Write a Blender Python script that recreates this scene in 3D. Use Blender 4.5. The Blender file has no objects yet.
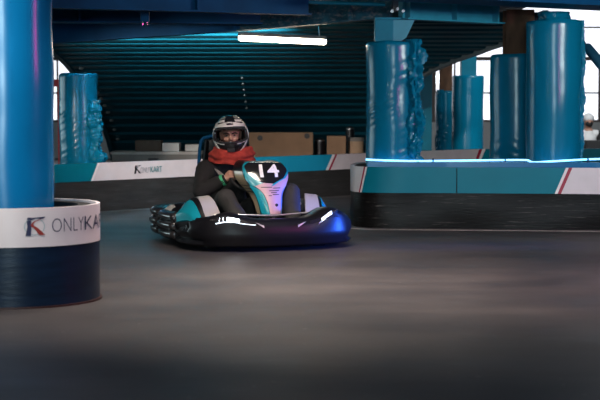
import bpy, bmesh, math, random
from mathutils import Vector, Matrix, noise
random.seed(7)
PI = math.pi
sc = bpy.context.scene
COL = sc.collection
# ------------------------------------------------------------------ camera
CH = 1.08; F = 1500.0; PITCH = math.atan(96 / F)
cd = bpy.data.cameras.new('camera'); cam = bpy.data.objects.new('camera', cd); COL.objects.link(cam)
cam.location = (0, 0, CH); cam.rotation_euler = (PI / 2 - PITCH, 0, 0)
cd.sensor_width = 36; cd.lens = 36 * F / 600; cd.clip_end = 200
cd.dof.use_dof = True; cd.dof.focus_distance = 11.6; cd.dof.aperture_fstop = 4.5
sc.camera = cam
cp, sp = math.cos(PITCH), math.sin(PITCH)
def P(px, py, D):
    """world point seen at pixel (px, py) at forward distance D"""
    u = (px - 300) / F; v = (200 - py) / F
    d = Vector((u, cp + v * sp, -sp + v * cp))
    return Vector((0, 0, CH)) + d * (D / d.y)
def G(px, py, z=0.0):
    u = (px - 300) / F; v = (200 - py) / F
    d = Vector((u, cp + v * sp, -sp + v * cp))
    return Vector((0, 0, CH)) + d * ((z - CH) / d.z)
# ------------------------------------------------------------------ materials
def mat(name, col, rough=.5, metal=0., spec=.5, var=0., vscale=8., bump=0., bscale=40., coat=0., emit=None, estr=0., vstretch=(1,1,1), rvar=0.):
    m = bpy.data.materials.new(name); m.use_nodes = True
    nt = m.node_tree; b = nt.nodes['Principled BSDF']
    b.inputs['Base Color'].default_value = (*col, 1); b.inputs['Roughness'].default_value = rough
    b.inputs['Metallic'].default_value = metal; b.inputs['Specular IOR Level'].default_value = spec
    b.inputs['Coat Weight'].default_value = coat; b.inputs['Coat Roughness'].default_value = .15
    if var or bump or rvar:
        tc = nt.nodes.new('ShaderNodeTexCoord'); mp = nt.nodes.new('ShaderNodeMapping')
        mp.inputs['Scale'].default_value = vstretch
        nt.links.new(tc.outputs['Object'], mp.inputs['Vector'])
    if var or rvar:
        n = nt.nodes.new('ShaderNodeTexNoise'); n.inputs['Scale'].default_value = vscale; n.inputs['Detail'].default_value = 6
        nt.links.new(mp.outputs[0], n.inputs['Vector'])
    if var:
        r = nt.nodes.new('ShaderNodeValToRGB')
        r.color_ramp.elements[0].position = .3; r.color_ramp.elements[1].position = .72
        r.color_ramp.elements[0].color = (*[c * (1 - var) for c in col], 1)
        r.color_ramp.elements[1].color = (*[min(1, c * (1 + var)) for c in col], 1)
        nt.links.new(n.outputs['Fac'], r.inputs['Fac']); nt.links.new(r.outputs['Color'], b.inputs['Base Color'])
    if rvar:
        mr = nt.nodes.new('ShaderNodeMapRange')
        mr.inputs['From Min'].default_value = .3; mr.inputs['From Max'].default_value = .7
        mr.inputs['To Min'].default_value = rough - rvar; mr.inputs['To Max'].default_value = rough + rvar
        nt.links.new(n.outputs['Fac'], mr.inputs['Value']); nt.links.new(mr.outputs[0], b.inputs['Roughness'])
    if bump:
        n2 = nt.nodes.new('ShaderNodeTexNoise'); n2.inputs['Scale'].default_value = bscale; n2.inputs['Detail'].default_value = 5
        bp = nt.nodes.new('ShaderNodeBump'); bp.inputs['Strength'].default_value = bump; bp.inputs['Distance'].default_value = .01
        nt.links.new(mp.outputs[0], n2.inputs['Vector']); nt.links.new(n2.outputs['Fac'], bp.inputs['Height']); nt.links.new(bp.outputs[0], b.inputs['Normal'])
    if emit:
        b.inputs['Emission Color'].default_value = (*emit, 1); b.inputs['Emission Strength'].default_value = estr
    return m
def mix_scuffs_sheen(m, col2, scale, stretch, lo, hi):
    """worn pale scuffs and painted highlight streaks laid over a material's colour"""
    nt = m.node_tree; b = nt.nodes['Principled BSDF']
    tc = nt.nodes.new('ShaderNodeTexCoord'); mp = nt.nodes.new('ShaderNodeMapping'); mp.inputs['Scale'].default_value = stretch
    n = nt.nodes.new('ShaderNodeTexNoise'); n.inputs['Scale'].default_value = scale; n.inputs['Detail'].default_value = 8; n.inputs['Roughness'].default_value = .7
    r = nt.nodes.new('ShaderNodeValToRGB'); r.color_ramp.elements[0].position = lo; r.color_ramp.elements[1].position = hi
    mx = nt.nodes.new('ShaderNodeMixRGB'); mx.inputs['Color2'].default_value = (*col2, 1)
    nt.links.new(tc.outputs['Object'], mp.inputs[0]); nt.links.new(mp.outputs[0], n.inputs['Vector']); nt.links.new(n.outputs['Fac'], r.inputs['Fac'])
    src = b.inputs['Base Color'].links[0].from_socket if b.inputs['Base Color'].is_linked else None
    if src: nt.links.new(src, mx.inputs['Color1'])
    else: mx.inputs['Color1'].default_value = b.inputs['Base Color'].default_value
    nt.links.new(r.outputs['Color'], mx.inputs['Fac']); nt.links.new(mx.outputs[0], b.inputs['Base Color'])
    return m
M = {}
M['vinyl'] = mat('teal_vinyl', (.002, .205, .35), .22, spec=.36, var=.08, vscale=5, bump=.12, bscale=14, vstretch=(1, 1, .45))
M['vinyl_blue'] = mat('blue_vinyl', (.002, .16, .40), .22, var=.08, vscale=5, bump=.03, bscale=14, vstretch=(1, 1, .3))
M['teal_steel'] = mat('teal_painted_steel', (.004, .21, .32), .42, spec=.2, var=.15, vscale=6, bump=.1)
M['navy_steel'] = mat('dark_blue_painted_steel', (.002, .062, .16), .55, spec=.12, var=.2, vscale=4, bump=.08)
M['deck_steel'] = mat('dark_teal_sheet_steel', (.0025, .050, .074), .40, spec=.3, var=.2, vscale=3, bump=.06)
M['teal_light'] = mat('light_teal_steel', (.03, .30, .42), .4, var=.1)
M['worn_steel'] = mix_scuffs_sheen(mat('scuffed_teal_steel', (.01, .09, .13), .6, var=.4, vscale=14, bump=.4, bscale=30), (.30, .29, .27), 16, (1, 1, 2), .5, .72)
M['band_teal'] = mat('teal_band', (.002, .185, .26), .34, spec=.2, var=.06, vscale=4)
M['band_blue'] = mat('light_blue_band', (.012, .29, .47), .34, spec=.25, var=.06, vscale=4)
M['band_white'] = mat('white_band', (.74, .68, .71), .38, var=.06, vscale=6)
M['stripe_white'] = mat('white_stripe', (.85, .82, .83), .4)
M['stripe_red'] = mat('dark_red_stripe', (.35, .02, .05), .4)
M['belt'] = mix_scuffs_sheen(mat('black_belt', (.006, .006, .006), .38, spec=.18, var=.4, vscale=9, bump=.2, bscale=20, vstretch=(.4, .4, 3)), (.15, .14, .13), 7, (.5, .5, 11), .58, .74)  # scuffs made paler so they also paint in the belt's streaked highlights
M['belt_blue'] = mix_scuffs_sheen(mat('navy_belt', (.004, .014, .036), .32, spec=.3, var=.3, vscale=9, bump=.1, bscale=20, vstretch=(.4, .4, 3)), (.45, .45, .5), 5, (1, 1, 22), .70, .76)
M['belt_grey'] = mix_scuffs_sheen(mat('grey_belt', (.032, .032, .032), .5, var=.35, vscale=9, bump=.2, bscale=20, vstretch=(.4, .4, 3)), (.10, .10, .10), 7, (.5, .5, 9), .58, .75)
M['black'] = mat('black_rubber', (.012, .012, .013), .6, var=.2)
M['black_gloss'] = mat('black_plastic', (.006, .006, .008), .36, spec=.24, var=.2, vscale=8, bump=.05, bscale=60)
M['rib_plastic'] = mat('grey_black_plastic', (.028, .026, .028), .24, var=.3, vscale=10, coat=.3)
M['navy_text'] = mat('navy_lettering', (.02, .025, .08), .5)
M['teal_text'] = mat('teal_lettering', (.03, .25, .28), .5)
M['grey_text'] = mat('grey_lettering', (.38, .37, .40), .5)
M['dark_text'] = mat('dark_lettering', (.03, .025, .03), .5)
M['red_mark'] = mat('red_mark', (.30, .035, .03), .5)
M['ring_mark'] = mat('pale_teal_mark', (.36, .46, .5), .5)
M['white_text'] = mat('white_lettering', (.8, .78, .78), .4)
M['white_plastic'] = mat('white_plastic', (.36, .34, .32), .3)
M['teal_plastic'] = mat('teal_plastic', (.006, .26, .34), .25, coat=.3)
M['pink_plastic'] = mat('pale_pink_plastic', (.50, .30, .36), .4)
M['beige_plastic'] = mat('beige_plastic', (.42, .33, .22), .25, coat=.3)
M['blue_plastic'] = mat('pale_blue_plastic', (.16, .30, .50), .25, coat=.3)
M['steel'] = mat('bare_steel', (.35, .35, .36), .35, metal=1, bump=.1)
M['chrome'] = mat('grey_metal', (.5, .5, .52), .25, metal=1)
M['alu'] = mat('aluminium', (.55, .55, .55), .4, metal=.9)
M['rust'] = mat('brown_rusty_steel', (.15, .07, .036), .75, var=.55, vscale=9, bump=.3, bscale=24, vstretch=(1, 1, .4))
M['card'] = mat('brown_cardboard', (.22, .125, .07), .85, var=.12, vscale=5)
M['card_pale'] = mat('pale_cardboard', (.34, .22, .14), .85, var=.12, vscale=5)
M['wood_grey'] = mat('grey_board', (.13, .12, .11), .7, var=.2, vscale=4)
M['grey_top'] = mat('pale_grey_board', (.30, .28, .26), .7, var=.2, vscale=4)
M['white_box'] = mat('white_carton', (.45, .43, .41), .7)
M['dark_brown'] = mat('dark_brown_carton', (.05, .032, .022), .8)
M['jacket'] = mat('black_jacket_cloth', (.009, .0085, .009), .85, var=.3, vscale=20, bump=.5, bscale=18)
M['jacket_grey'] = mat('grey_jacket_cloth', (.22, .18, .17), .85)
M['trouser'] = mat('grey_trouser_cloth', (.022, .021, .021), .8, var=.35, vscale=8, bump=.6, bscale=16, vstretch=(1, 1, .4))
M['red_cloth'] = mat('red_knit_cloth', (.34, .030, .020), .9, var=.3, vscale=25, bump=.6, bscale=30)
M['green'] = mat('green_cuff', (.05, .42, .20), .7)
M['skin'] = mat('skin', (.42, .22, .16), .5, var=.08, vscale=20)
M['brow'] = mat('dark_hair', (.03, .018, .012), .8)
M['eye'] = mat('dark_eye', (.03, .02, .018), .25)
M['eye_white'] = mat('eye_white', (.22, .18, .16), .4)
M['helm_black'] = mat('black_helmet_shell', (.012, .012, .014), .15, coat=.6)
M['helm_white'] = mat('white_helmet_shell', (.66, .63, .60), .2, coat=.6)
M['helm_silver'] = mat('silver_helmet_shell', (.42, .40, .36), .25, metal=.4, coat=.6)
M['foam'] = mat('dark_helmet_lining', (.02, .02, .022), .9)
M['led'] = mat('led_white', (1, 1, 1), .3, emit=(.80, .90, 1), estr=14)
M['led_soft'] = mat('led_soft_white', (.8, .85, .9), .3, emit=(.75, .88, 1), estr=2.2)
M['neon'] = mat('blue_led', (.5, .8, 1), .3, emit=(.16, .52, 1), estr=3.4)
M['tube'] = mat('lamp_diffuser', (1, .95, .85), .4, emit=(1, .87, .68), estr=17)
M['lamp_grey'] = mat('grey_lamp_housing', (.2, .2, .2), .5)
M['wall_white'] = mat('white_wall_paint', (.74, .72, .72), .7, var=.04)
M['wall_dark'] = mat('dark_wall_paint', (.05, .055, .065), .8, var=.1)
M['frame_brown'] = mat('brown_window_frame', (.16, .11, .10), .5)
M['blue_bar'] = mat('blue_foam_sleeve', (.015, .10, .17), .5)
M['poster_red'] = mat('red_sign', (.6, .05, .06), .6)
M['poster_green'] = mat('green_sign', (.06, .5, .12), .6)
M['line'] = mat('worn_white_line', (.62, .55, .53), .6, var=.4, vscale=9)
M['line_dim'] = mat('dull_grey_line', (.16, .15, .15), .6, var=.4, vscale=9)
M['magenta'] = mat('magenta_led', (1, .2, .8), .3, emit=(1, .05, .55), estr=9)
M['wood'] = mat('dark_wood', (.02, .02, .022), .7)
M['red_ring'] = mat('dark_red_ring', (.035, .010, .009), .5)
def glass():
    m = bpy.data.materials.new('window_glass'); m.use_nodes = True; nt = m.node_tree; nt.nodes.remove(nt.nodes['Principled BSDF'])
    t = nt.nodes.new('ShaderNodeBsdfTransparent'); t.inputs[0].default_value = (.95, .96, .97, 1)
    g = nt.nodes.new('ShaderNodeBsdfGlossy'); g.inputs['Roughness'].default_value = .05
    x = nt.nodes.new('ShaderNodeMixShader'); x.inputs[0].default_value = .06
    nt.links.new(t.outputs[0], x.inputs[1]); nt.links.new(g.outputs[0], x.inputs[2]); nt.links.new(x.outputs[0], nt.nodes['Material Output'].inputs[0])
    return m
M['glass'] = glass()
def floor_mat():
    m = bpy.data.materials.new('track_floor'); m.use_nodes = True; nt = m.node_tree; b = nt.nodes['Principled BSDF']
    N = nt.nodes.new; L = nt.links.new
    tc = N('ShaderNodeTexCoord')
    def nz(scale, detail, stretch, rot=0, rough=.6):
        mp = N('ShaderNodeMapping'); mp.inputs['Scale'].default_value = stretch; mp.inputs['Rotation'].default_value = (0, 0, rot)
        n = N('ShaderNodeTexNoise'); n.inputs['Scale'].default_value = scale; n.inputs['Detail'].default_value = detail; n.inputs['Roughness'].default_value = rough
        L(tc.outputs['Object'], mp.inputs[0]); L(mp.outputs[0], n.inputs['Vector']); return n
    big = nz(.9, 3, (1, .8, 1)); streak = nz(1.3, 5, (.5, 1.6, 1), .5); fine = nz(70, 4, (1, 1, 1)); spk = nz(26, 2, (1, .7, 1), 0, .5)
    r = N('ShaderNodeValToRGB'); e = r.color_ramp.elements
    e[0].position = .25; e[0].color = (.042, .040, .044, 1); e[1].position = .8; e[1].color = (.080, .073, .074, 1)
    L(streak.outputs['Fac'], r.inputs['Fac'])
    r2 = N('ShaderNodeValToRGB'); e = r2.color_ramp.elements
    e[0].position = .3; e[0].color = (.58, .58, .62, 1); e[1].position = .7; e[1].color = (1.25, 1.21, 1.17, 1)
    L(big.outputs['Fac'], r2.inputs['Fac'])
    mx = N('ShaderNodeMixRGB'); mx.blend_type = 'MULTIPLY'; mx.inputs['Fac'].default_value = 1; L(r.outputs[0], mx.inputs['Color1']); L(r2.outputs[0], mx.inputs['Color2'])
    r3 = N('ShaderNodeValToRGB'); e = r3.color_ramp.elements
    e[0].position = .3; e[0].color = (.8, .8, .8, 1); e[1].position = .7; e[1].color = (1.2, 1.2, 1.2, 1); L(fine.outputs['Fac'], r3.inputs['Fac'])
    mx2 = N('ShaderNodeMixRGB'); mx2.blend_type = 'MULTIPLY'; mx2.inputs['Fac'].default_value = 1; L(mx.outputs[0], mx2.inputs['Color1']); L(r3.outputs[0], mx2.inputs['Color2'])
    r4 = N('ShaderNodeValToRGB'); e = r4.color_ramp.elements; e[0].position = .70; e[0].color = (0, 0, 0, 1); e[1].position = .76; e[1].color = (.5, .5, .5, 1); L(spk.outputs['Fac'], r4.inputs['Fac'])
    mx3 = N('ShaderNodeMixRGB'); mx3.inputs['Color2'].default_value = (.26, .24, .22, 1); L(r4.outputs[0], mx3.inputs['Fac']); L(mx2.outputs[0], mx3.inputs['Color1'])
    L(mx3.outputs[0], b.inputs['Base Color'])
    mr = N('ShaderNodeMapRange'); mr.inputs['From Min'].default_value = .3; mr.inputs['From Max'].default_value = .7; mr.inputs['To Min'].default_value = .42; mr.inputs['To Max'].default_value = .56
    L(streak.outputs['Fac'], mr.inputs['Value']); L(mr.outputs[0], b.inputs['Roughness'])
    bp = N('ShaderNodeBump'); bp.inputs['Strength'].default_value = .25; bp.inputs['Distance'].default_value = .004; L(fine.outputs['Fac'], bp.inputs['Height']); L(bp.outputs[0], b.inputs['Normal'])
    return m
M['floor'] = floor_mat()
# ------------------------------------------------------------------ mesh helpers
def bm_box(bm, c, s, rz=0.0, mi=0, bev=0.0):
    r = bmesh.ops.create_cube(bm, size=1.0)
    mt = Matrix.Translation(c) @ Matrix.Rotation(rz, 4, 'Z') @ Matrix.Diagonal((*s, 1))
    bmesh.ops.transform(bm, matrix=mt, verts=r['verts'])
    fs = {f for v in r['verts'] for f in v.link_faces}
    for f in fs: f.material_index = mi
    if bev:
        es = list({e for v in r['verts'] for e in v.link_edges})
        bmesh.ops.bevel(bm, geom=es, offset=bev, segments=2, affect='EDGES', profile=.5)
def bm_loft(bm, rings, closed=True, cap=True, mi=0):
    """rings: list of lists of points, same length"""
    vs = [[bm.verts.new(p) for p in r] for r in rings]
    n = len(rings[0])
    for a, b in zip(vs[:-1], vs[1:]):
        for i in range(n if closed else n - 1):
            j = (i + 1) % n
            try:
                f = bm.faces.new((a[i], a[j], b[j], b[i])); f.material_index = mi
            except ValueError: pass
    if cap and closed:
        for r, rev in ((vs[0], True), (vs[-1], False)):
            try:
                f = bm.faces.new(list(reversed(r)) if rev else r); f.material_index = mi
            except ValueError: pass
    return vs
def bm_tube(bm, pts, r, n=10, mi=0):
    pts = [Vector(p) for p in pts]; rings = []
    rr = r if isinstance(r, (list, tuple)) else [r] * len(pts)
    up = None
    for i, p in enumerate(pts):
        t = (pts[min(i + 1, len(pts) - 1)] - pts[max(i - 1, 0)]).normalized()
        if up is None: up = Vector((0, 0, 1)) if abs(t.z) < .9 else Vector((1, 0, 0))
        a = t.cross(up)
        if a.length < 1e-4: a = t.orthogonal()
        a.normalize(); b = a.cross(t).normalized(); up = b
        rings.append([p + (a * math.cos(2 * PI * k / n) + b * math.sin(2 * PI * k / n)) * rr[i] for k in range(n)])
    bm_loft(bm, rings, mi=mi)
def bm_cyl(bm, c, r, h, n=32, axis='Z', mi=0, r2=None):
    r2 = r if r2 is None else r2
    ax = {'Z': (Vector((1,0,0)), Vector((0,1,0)), Vector((0,0,1))), 'X': (Vector((0,1,0)), Vector((0,0,1)), Vector((1,0,0))), 'Y': (Vector((0,0,1)), Vector((1,0,0)), Vector((0,1,0)))}[axis]
    c = Vector(c); rings = []
    for q, z in ((r, -h/2), (r2, h/2)):
        rings.append([c + ax[0]*q*math.cos(2*PI*k/n) + ax[1]*q*math.sin(2*PI*k/n) + ax[2]*z for k in range(n)])
    bm_loft(bm, rings, mi=mi)
def bm_sphere(bm, c, r, u=16, v=10, mi=0):
    res = bmesh.ops.create_uvsphere(bm, u_segments=u, v_segments=v, radius=1)
    s = r if isinstance(r, (tuple, list)) else (r, r, r)
    bmesh.ops.transform(bm, matrix=Matrix.Translation(c) @ Matrix.Diagonal((*s, 1)), verts=res['verts'])
    for f in {f for x in res['verts'] for f in x.link_faces}: f.material_index = mi
def bm_prism(bm, pts, off, mi=0):
    """flat polygon pts (3D) pushed by vector off to give thickness"""
    off = Vector(off)
    bm_loft(bm, [[Vector(p) for p in pts], [Vector(p) + off for p in pts]], mi=mi)
def obj(name, bm, m, parent=None, smooth=True, angle=40):
    me = bpy.data.meshes.new(name)
    bmesh.ops.recalc_face_normals(bm, faces=bm.faces[:])
    bm.to_mesh(me); bm.free()
    ms = m if isinstance(m, (list, tuple)) else [m]
    for x in ms: me.materials.append(M[x] if isinstance(x, str) else x)
    if smooth:
        me.polygons.foreach_set('use_smooth', [True] * len(me.polygons))
        me.set_sharp_from_angle(angle=math.radians(angle))
    o = bpy.data.objects.new(name, me); COL.objects.link(o)
    if parent: o.parent = parent
    return o
def tag(o, label, cat, group=None, kind=None):
    o['label'] = label; o['category'] = cat
    if group: o['group'] = group
    if kind: o['kind'] = kind
    return o
def thing(name, label, cat, loc=(0,0,0), rz=0.0, group=None):
    o = bpy.data.objects.new(name, None); COL.objects.link(o)
    o.empty_display_size = .1; o.location = loc; o.rotation_euler = (0, 0, rz)
    return tag(o, label, cat, group)
def struct(name, bm, m, label=None, smooth=False, parent=None):
    o = obj(name, bm, m, parent, smooth)
    if parent is None:
        o['kind'] = 'structure'
        if label: o['label'] = label
    return o
def B(): return bmesh.new()
def copy_tree(o, parent=None):
    c = o.copy(); COL.objects.link(c); c.parent = parent
    for ch in list(o.children): copy_tree(ch, c)
    return c
def text_bm(txt, size=1.0, sx=1.0, offset=0.0):
    cu = bpy.data.curves.new('lettering', 'FONT'); cu.body = txt; cu.size = size; cu.fill_mode = 'FRONT'; cu.resolution_u = 4; cu.offset = offset
    o = bpy.data.objects.new('lettering', cu); COL.objects.link(o)
    dg = bpy.context.evaluated_depsgraph_get(); dg.update()
    me = bpy.data.meshes.new_from_object(o.evaluated_get(dg))
    bpy.data.objects.remove(o); bpy.data.curves.remove(cu)
    bm = B(); bm.from_mesh(me); bpy.data.meshes.remove(me)
    xs = [v.co.x for v in bm.verts]; x0 = min(xs)
    for v in bm.verts: v.co.x = (v.co.x - x0) * sx
    w = max(v.co.x for v in bm.verts)
    return bm, w
def chain(pts, n=8):
    """Catmull-Rom through pts"""
    pts = [Vector(p) for p in pts]; out = []
    for i in range(len(pts) - 1):
        p0 = pts[max(i-1, 0)]; p1 = pts[i]; p2 = pts[i+1]; p3 = pts[min(i+2, len(pts)-1)]
        for k in range(n):
            t = k / n
            out.append(.5 * ((2*p1) + (p2-p0)*t + (2*p0-5*p1+4*p2-p3)*t*t + (3*p1-p0-3*p2+p3)*t**3))
    out.append(pts[-1]); return out
def lerp_tab(tab, x):
    for (a, va), (b, vb) in zip(tab[:-1], tab[1:]):
        if x <= b:
            t = max(0, (x - a) / (b - a)); return va + (vb - va) * t
    return tab[-1][1]
def smooth_tab(tab, x):
    for i in range(len(tab) - 1):
        a, va = tab[i]; b, vb = tab[i+1]
        if x <= b or i == len(tab) - 2:
            t = min(1, max(0, (x - a) / (b - a)))
            p0 = tab[max(i-1, 0)][1]; p3 = tab[min(i+2, len(tab)-1)][1]
            return .5 * (2*va + (vb-p0)*t + (2*p0-5*va+4*vb-p3)*t*t + (3*va-p0-3*vb+p3)*t**3)
# ------------------------------------------------------------------ the setting
bm = B(); bm_box(bm, (0, 12, -.05), (24, 44, .1)); struct('floor', bm, 'floor', 'dark grey scuffed kart track floor')
bm = B(); bm_box(bm, (-9.1, 12, 2.5), (.2, 44, 5)); struct('wall_left', bm, 'wall_dark')
bm = B(); bm_box(bm, (11.1, 12, 2.5), (.2, 44, 5)); struct('wall_right', bm, 'wall_dark')
bm = B(); bm_box(bm, (1, -6.1, 2.5), (20.2, .2, 5)); struct('wall_front', bm, 'wall_dark')
bm = B(); bm_box(bm, (1, 12, 5.05), (20.4, 44, .1)); struct('ceiling', bm, 'wall_dark')
WY = 30.0
bm = B(); bm_box(bm, (1, WY, .36), (20.2, .2, .72)); bm_box(bm, (1, WY, 4.75), (20.2, .2, .5)); struct('wall_back', bm, 'wall_white', 'white wall below the bright windows')
for i in range(6):
    x0 = -9 + i * 3.333; x1 = x0 + 3.333; xc = (x0 + x1) / 2
    bm = B()
    for x in (x0 + .04, x1 - .04): bm_box(bm, (x, WY, 2.61), (.08, .14, 3.78))
    for z, t in ((.74, .05), (1.30, .03), (1.98, .07), (2.60, .03), (4.46, .07)): bm_box(bm, (xc, WY, z), (3.17, .10, t))
    for k in range(1, 8): bm_box(bm, (x0 + k * 3.333 / 8, WY, 1.36), (.03 if k != 4 else .09, .08, 1.2))
    w = struct('window_%d' % (i + 1), bm, 'frame_brown', 'tall bright window with dark brown glazing bars')
    bm = B(); bm_box(bm, (xc, WY + .03, 2.61), (3.2, .012, 3.7)); struct('pane', bm, 'glass', parent=w)
# painted lines on the floor
def ground_strip(name, pts, w, m):
    bm = B(); pts = [Vector(p) for p in pts]; a = []; b = []
    for i, p in enumerate(pts):
        t = (pts[min(i+1, len(pts)-1)] - pts[max(i-1, 0)]).normalized(); n = Vector((-t.y, t.x, 0))
        a.append(p + n*w/2 + Vector((0,0,.003))); b.append(p - n*w/2 + Vector((0,0,.003)))
    bm_loft(bm, [a, b], closed=False, cap=False); return struct(name, bm, m)
ground_strip('trim_1', [(.30, 13.35, 0), (.38, 13.02, 0), (.62, 12.86, 0), (1.3, 12.80, 0), (2.6, 12.66, 0), (4.0, 12.5, 0)], .09, 'line')
ground_strip('trim_2', [(-3.2, 13.6, 0), (-1.8, 15.12, 0), (0.3, 17.2, 0), (1.2, 18.1, 0)], .10, 'line_dim')
# ------------------------------------------------------------------ upper deck, beams, ramp
bm = B()
poly = [(-4.2, 11.8), (4.2, 11.8), (4.2, 14.2), (2.3, 14.5), (2.3, 17.05), (-4.2, 17.05)]
bm_prism(bm, [(x, y, 2.06) for x, y in poly], (0, 0, .1))
tag(obj('deck_platform', bm, 'navy_steel', smooth=False), 'dark blue underside of the upper deck overhead', 'platform')
def i_beam(bm, p0, p1, h, w, t=.014):
    p0 = Vector(p0); p1 = Vector(p1); d = p1 - p0; n = Vector((-d.y, d.x, 0)).normalized(); up = Vector((0, 0, 1))
    def plate(c0, c1, z0, z1):
        r = []
        for p in (p0, p1): r.append([p + n*c0 + up*z0, p + n*c1 + up*z0, p + n*c1 + up*z1, p + n*c0 + up*z1])
        bm_loft(bm, r)
    plate(-w/2, w/2, 0, t); plate(-w/2, w/2, h - t, h); plate(-t/2, t/2, t, h - t)
def beam(label, p0, p1, h, w, m, stiff=(), name='steel_beam', bolts=()):
    p0 = Vector(p0); p1 = Vector(p1)
    T = thing(name, label, 'beam', p0, group='overhead steel beams')
    bm = B(); i_beam(bm, (0, 0, 0), p1 - p0, h, w); obj('beam_section', bm, m, T, smooth=False)
    d = (p1 - p0); n = Vector((-d.y, d.x, 0)).normalized(); ang = math.atan2(d.y, d.x)
    for s in stiff:
        bm = B(); bm_box(bm, d * s + Vector((0, 0, h / 2)), (.02, w * .96, h - .03), ang); obj('stiffener_plate', bm, m, T, smooth=False)
    for s, side in bolts:
        bm = B(); bm_cyl(bm, d * s + n * side + Vector((0, 0, -.01)), .018, .03, 8); obj('bolt', bm, 'chrome', T, smooth=False)
    return T
g0 = P(392, 18.5, 13.75); gm = P(240, 31, 14.5); g1 = P(40, 44.5, 14.85)
beam('scuffed grey girder running from the post top to behind the glowing lamp', g0, gm, .20, .16, 'worn_steel', (.25,), bolts=((.03, -.06), (.08, -.06)))
beam('dark teal girder overhead continuing left from the glowing lamp', gm, g1, .24, .16, 'navy_steel', (.02,))
b0 = P(40, 8, 12.0); b1 = P(250, 13, 12.75); b1.z = b0.z; dd = b1 - b0
beam('dark blue beam crossing overhead nearest the left wrapped column', b0 - dd*.6, b1 + dd * .3, .19, .14, 'navy_steel', (.3, .7))
b0 = P(40, 22.5, 13.9); b1 = P(250, 25, 14.3); b1.z = b0.z; dd = b1 - b0
beam('dark blue beam overhead carrying a small hanging bracket', b0 - dd*.4, b0 + dd * 1.05, .2, .30, 'navy_steel', (.4,))
bm = B(); c = P(145, 16, 12.9)
T = thing('hanging_bracket', 'small blue bracket hanging under the dark blue beam', 'bracket', c)
bm_box(bm, (0, 0, .03), (.075, .06, .17), bev=.008); obj('bracket_body', bm, 'navy_steel', T, smooth=False)
for k in (-1, 1):
    bm = B(); bm_cyl(bm, (k * .02, -.02, -.065), .010, .03, 8); obj('bolt', bm, 'chrome', T)
# lit edge of a beam flange, drawn as a thin round bar
bm = B(); bm_tube(bm, [P(200, -2, 12.9), P(300, 2, 13.0), P(385, 4.5, 13.05)], .016, 10)
tag(obj('flange_edge', bm, 'teal_steel'), 'pale blue beam flange edge under the deck leading to the bolted post top', 'pipe')
# bright teal deep girder on the right
b0 = P(402, 19.5, 13.6); b1 = P(499, 25.5, 14.4); b1.z = b0.z
beam('bright teal deep girder between the square post and the brown column', b0, b1, .20, .16, 'teal_light', (.03, .5, .93))
b0 = P(380, 1, 12.3); b1 = P(640, 13, 13.9); b0.z = b1.z = 1.92
T = thing('steel_beam', 'wide dark blue beam overhead above the tallest wrapped column', 'beam', (0, 0, 0), group='overhead steel beams')
bm = B(); d = (b1 - b0); n = -Vector((-d.y, d.x, 0)).normalized()
bm_loft(bm, [[p, p + n*.55, p + n*.55 + Vector((0,0,.04)), p + Vector((0,0,.04))] for p in (b0, b1)]); obj('flange', bm, 'navy_steel', T, smooth=False)
bm = B(); bm_loft(bm, [[p + n*.2 + Vector((0,0,.04)), p + n*.24 + Vector((0,0,.04)), p + n*.24 + Vector((0,0,.11)), p + n*.2 + Vector((0,0,.11))] for p in (b0, b1)]); obj('beam_web', bm, 'navy_steel', T, smooth=False)
# the ramp: ribbed sheet curving down away from the track
ZT = [(15.05, 1.885), (15.8, 1.82), (16.5, 1.75), (17.2, 1.67), (18.5, 1.50), (20, 1.20), (21, .93), (22, .55), (22.8, .14), (23.0, .0)]
XR = [(15.0, 2.44), (16.6, 2.21), (18.9, 1.5), (20, 1.42), (24, 1.42)]
XL0 = -2.79
ramp = thing('ramp', 'ribbed dark teal ramp curving down behind the boxes', 'ramp', (0, 17, 0))
arc = []; D = 15.05; s = 0; last = None; samples = []
while D <= 22.98:
    z = smooth_tab(ZT, D)
    if last: s += math.hypot(D - last[0], z - last[1])
    samples.append((s, D, z)); last = (D, z); D += .01
pitch = .33; rows = []
prof = [(0, 0), (.30, 0), (.40, .028), (.72, .028), (.82, 0)]
k = 0; L_tot = samples[-1][0]
def at_s(s):
    i = min(range(0, len(samples), 1), key=lambda q: abs(samples[q][0] - s)) if False else min(len(samples) - 2, int(s / L_tot * (len(samples) - 1)))
    while i < len(samples) - 2 and samples[i+1][0] < s: i += 1
    while i > 0 and samples[i][0] > s: i -= 1
    a, b = samples[i], samples[i+1]; t = (s - a[0]) / (b[0] - a[0]); return a[1] + (b[1]-a[1])*t, a[2] + (b[2]-a[2])*t
while True:
    stop = False
    for u, h in prof:
        s = (k + u) * pitch
        if s > L_tot: stop = True; break
        D, z = at_s(s); D2, z2 = at_s(min(L_tot, s + .02)); D1, z1 = at_s(max(0, s - .02))
        t = Vector((0, D2 - D1, z2 - z1)).normalized(); nrm = Vector((0, -t.z, t.y))
        rows.append((D, z, nrm, h))
    if stop: break
    k += 1
bm = B(); rings = []
for D, z, nrm, h in rows:
    xl, xr = XL0, lerp_tab(XR, D); r = []
    for i in range(9):
        r.append(Vector((xl + (xr - xl) * i / 8, D - 17, z)) + nrm * h)
    r2 = [p + nrm * (.11 - h) for p in reversed(r)]
    rings.append(r + r2)
bm_loft(bm, rings); obj('ribbed_deck', bm, 'deck_steel', ramp, smooth=False)
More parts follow.
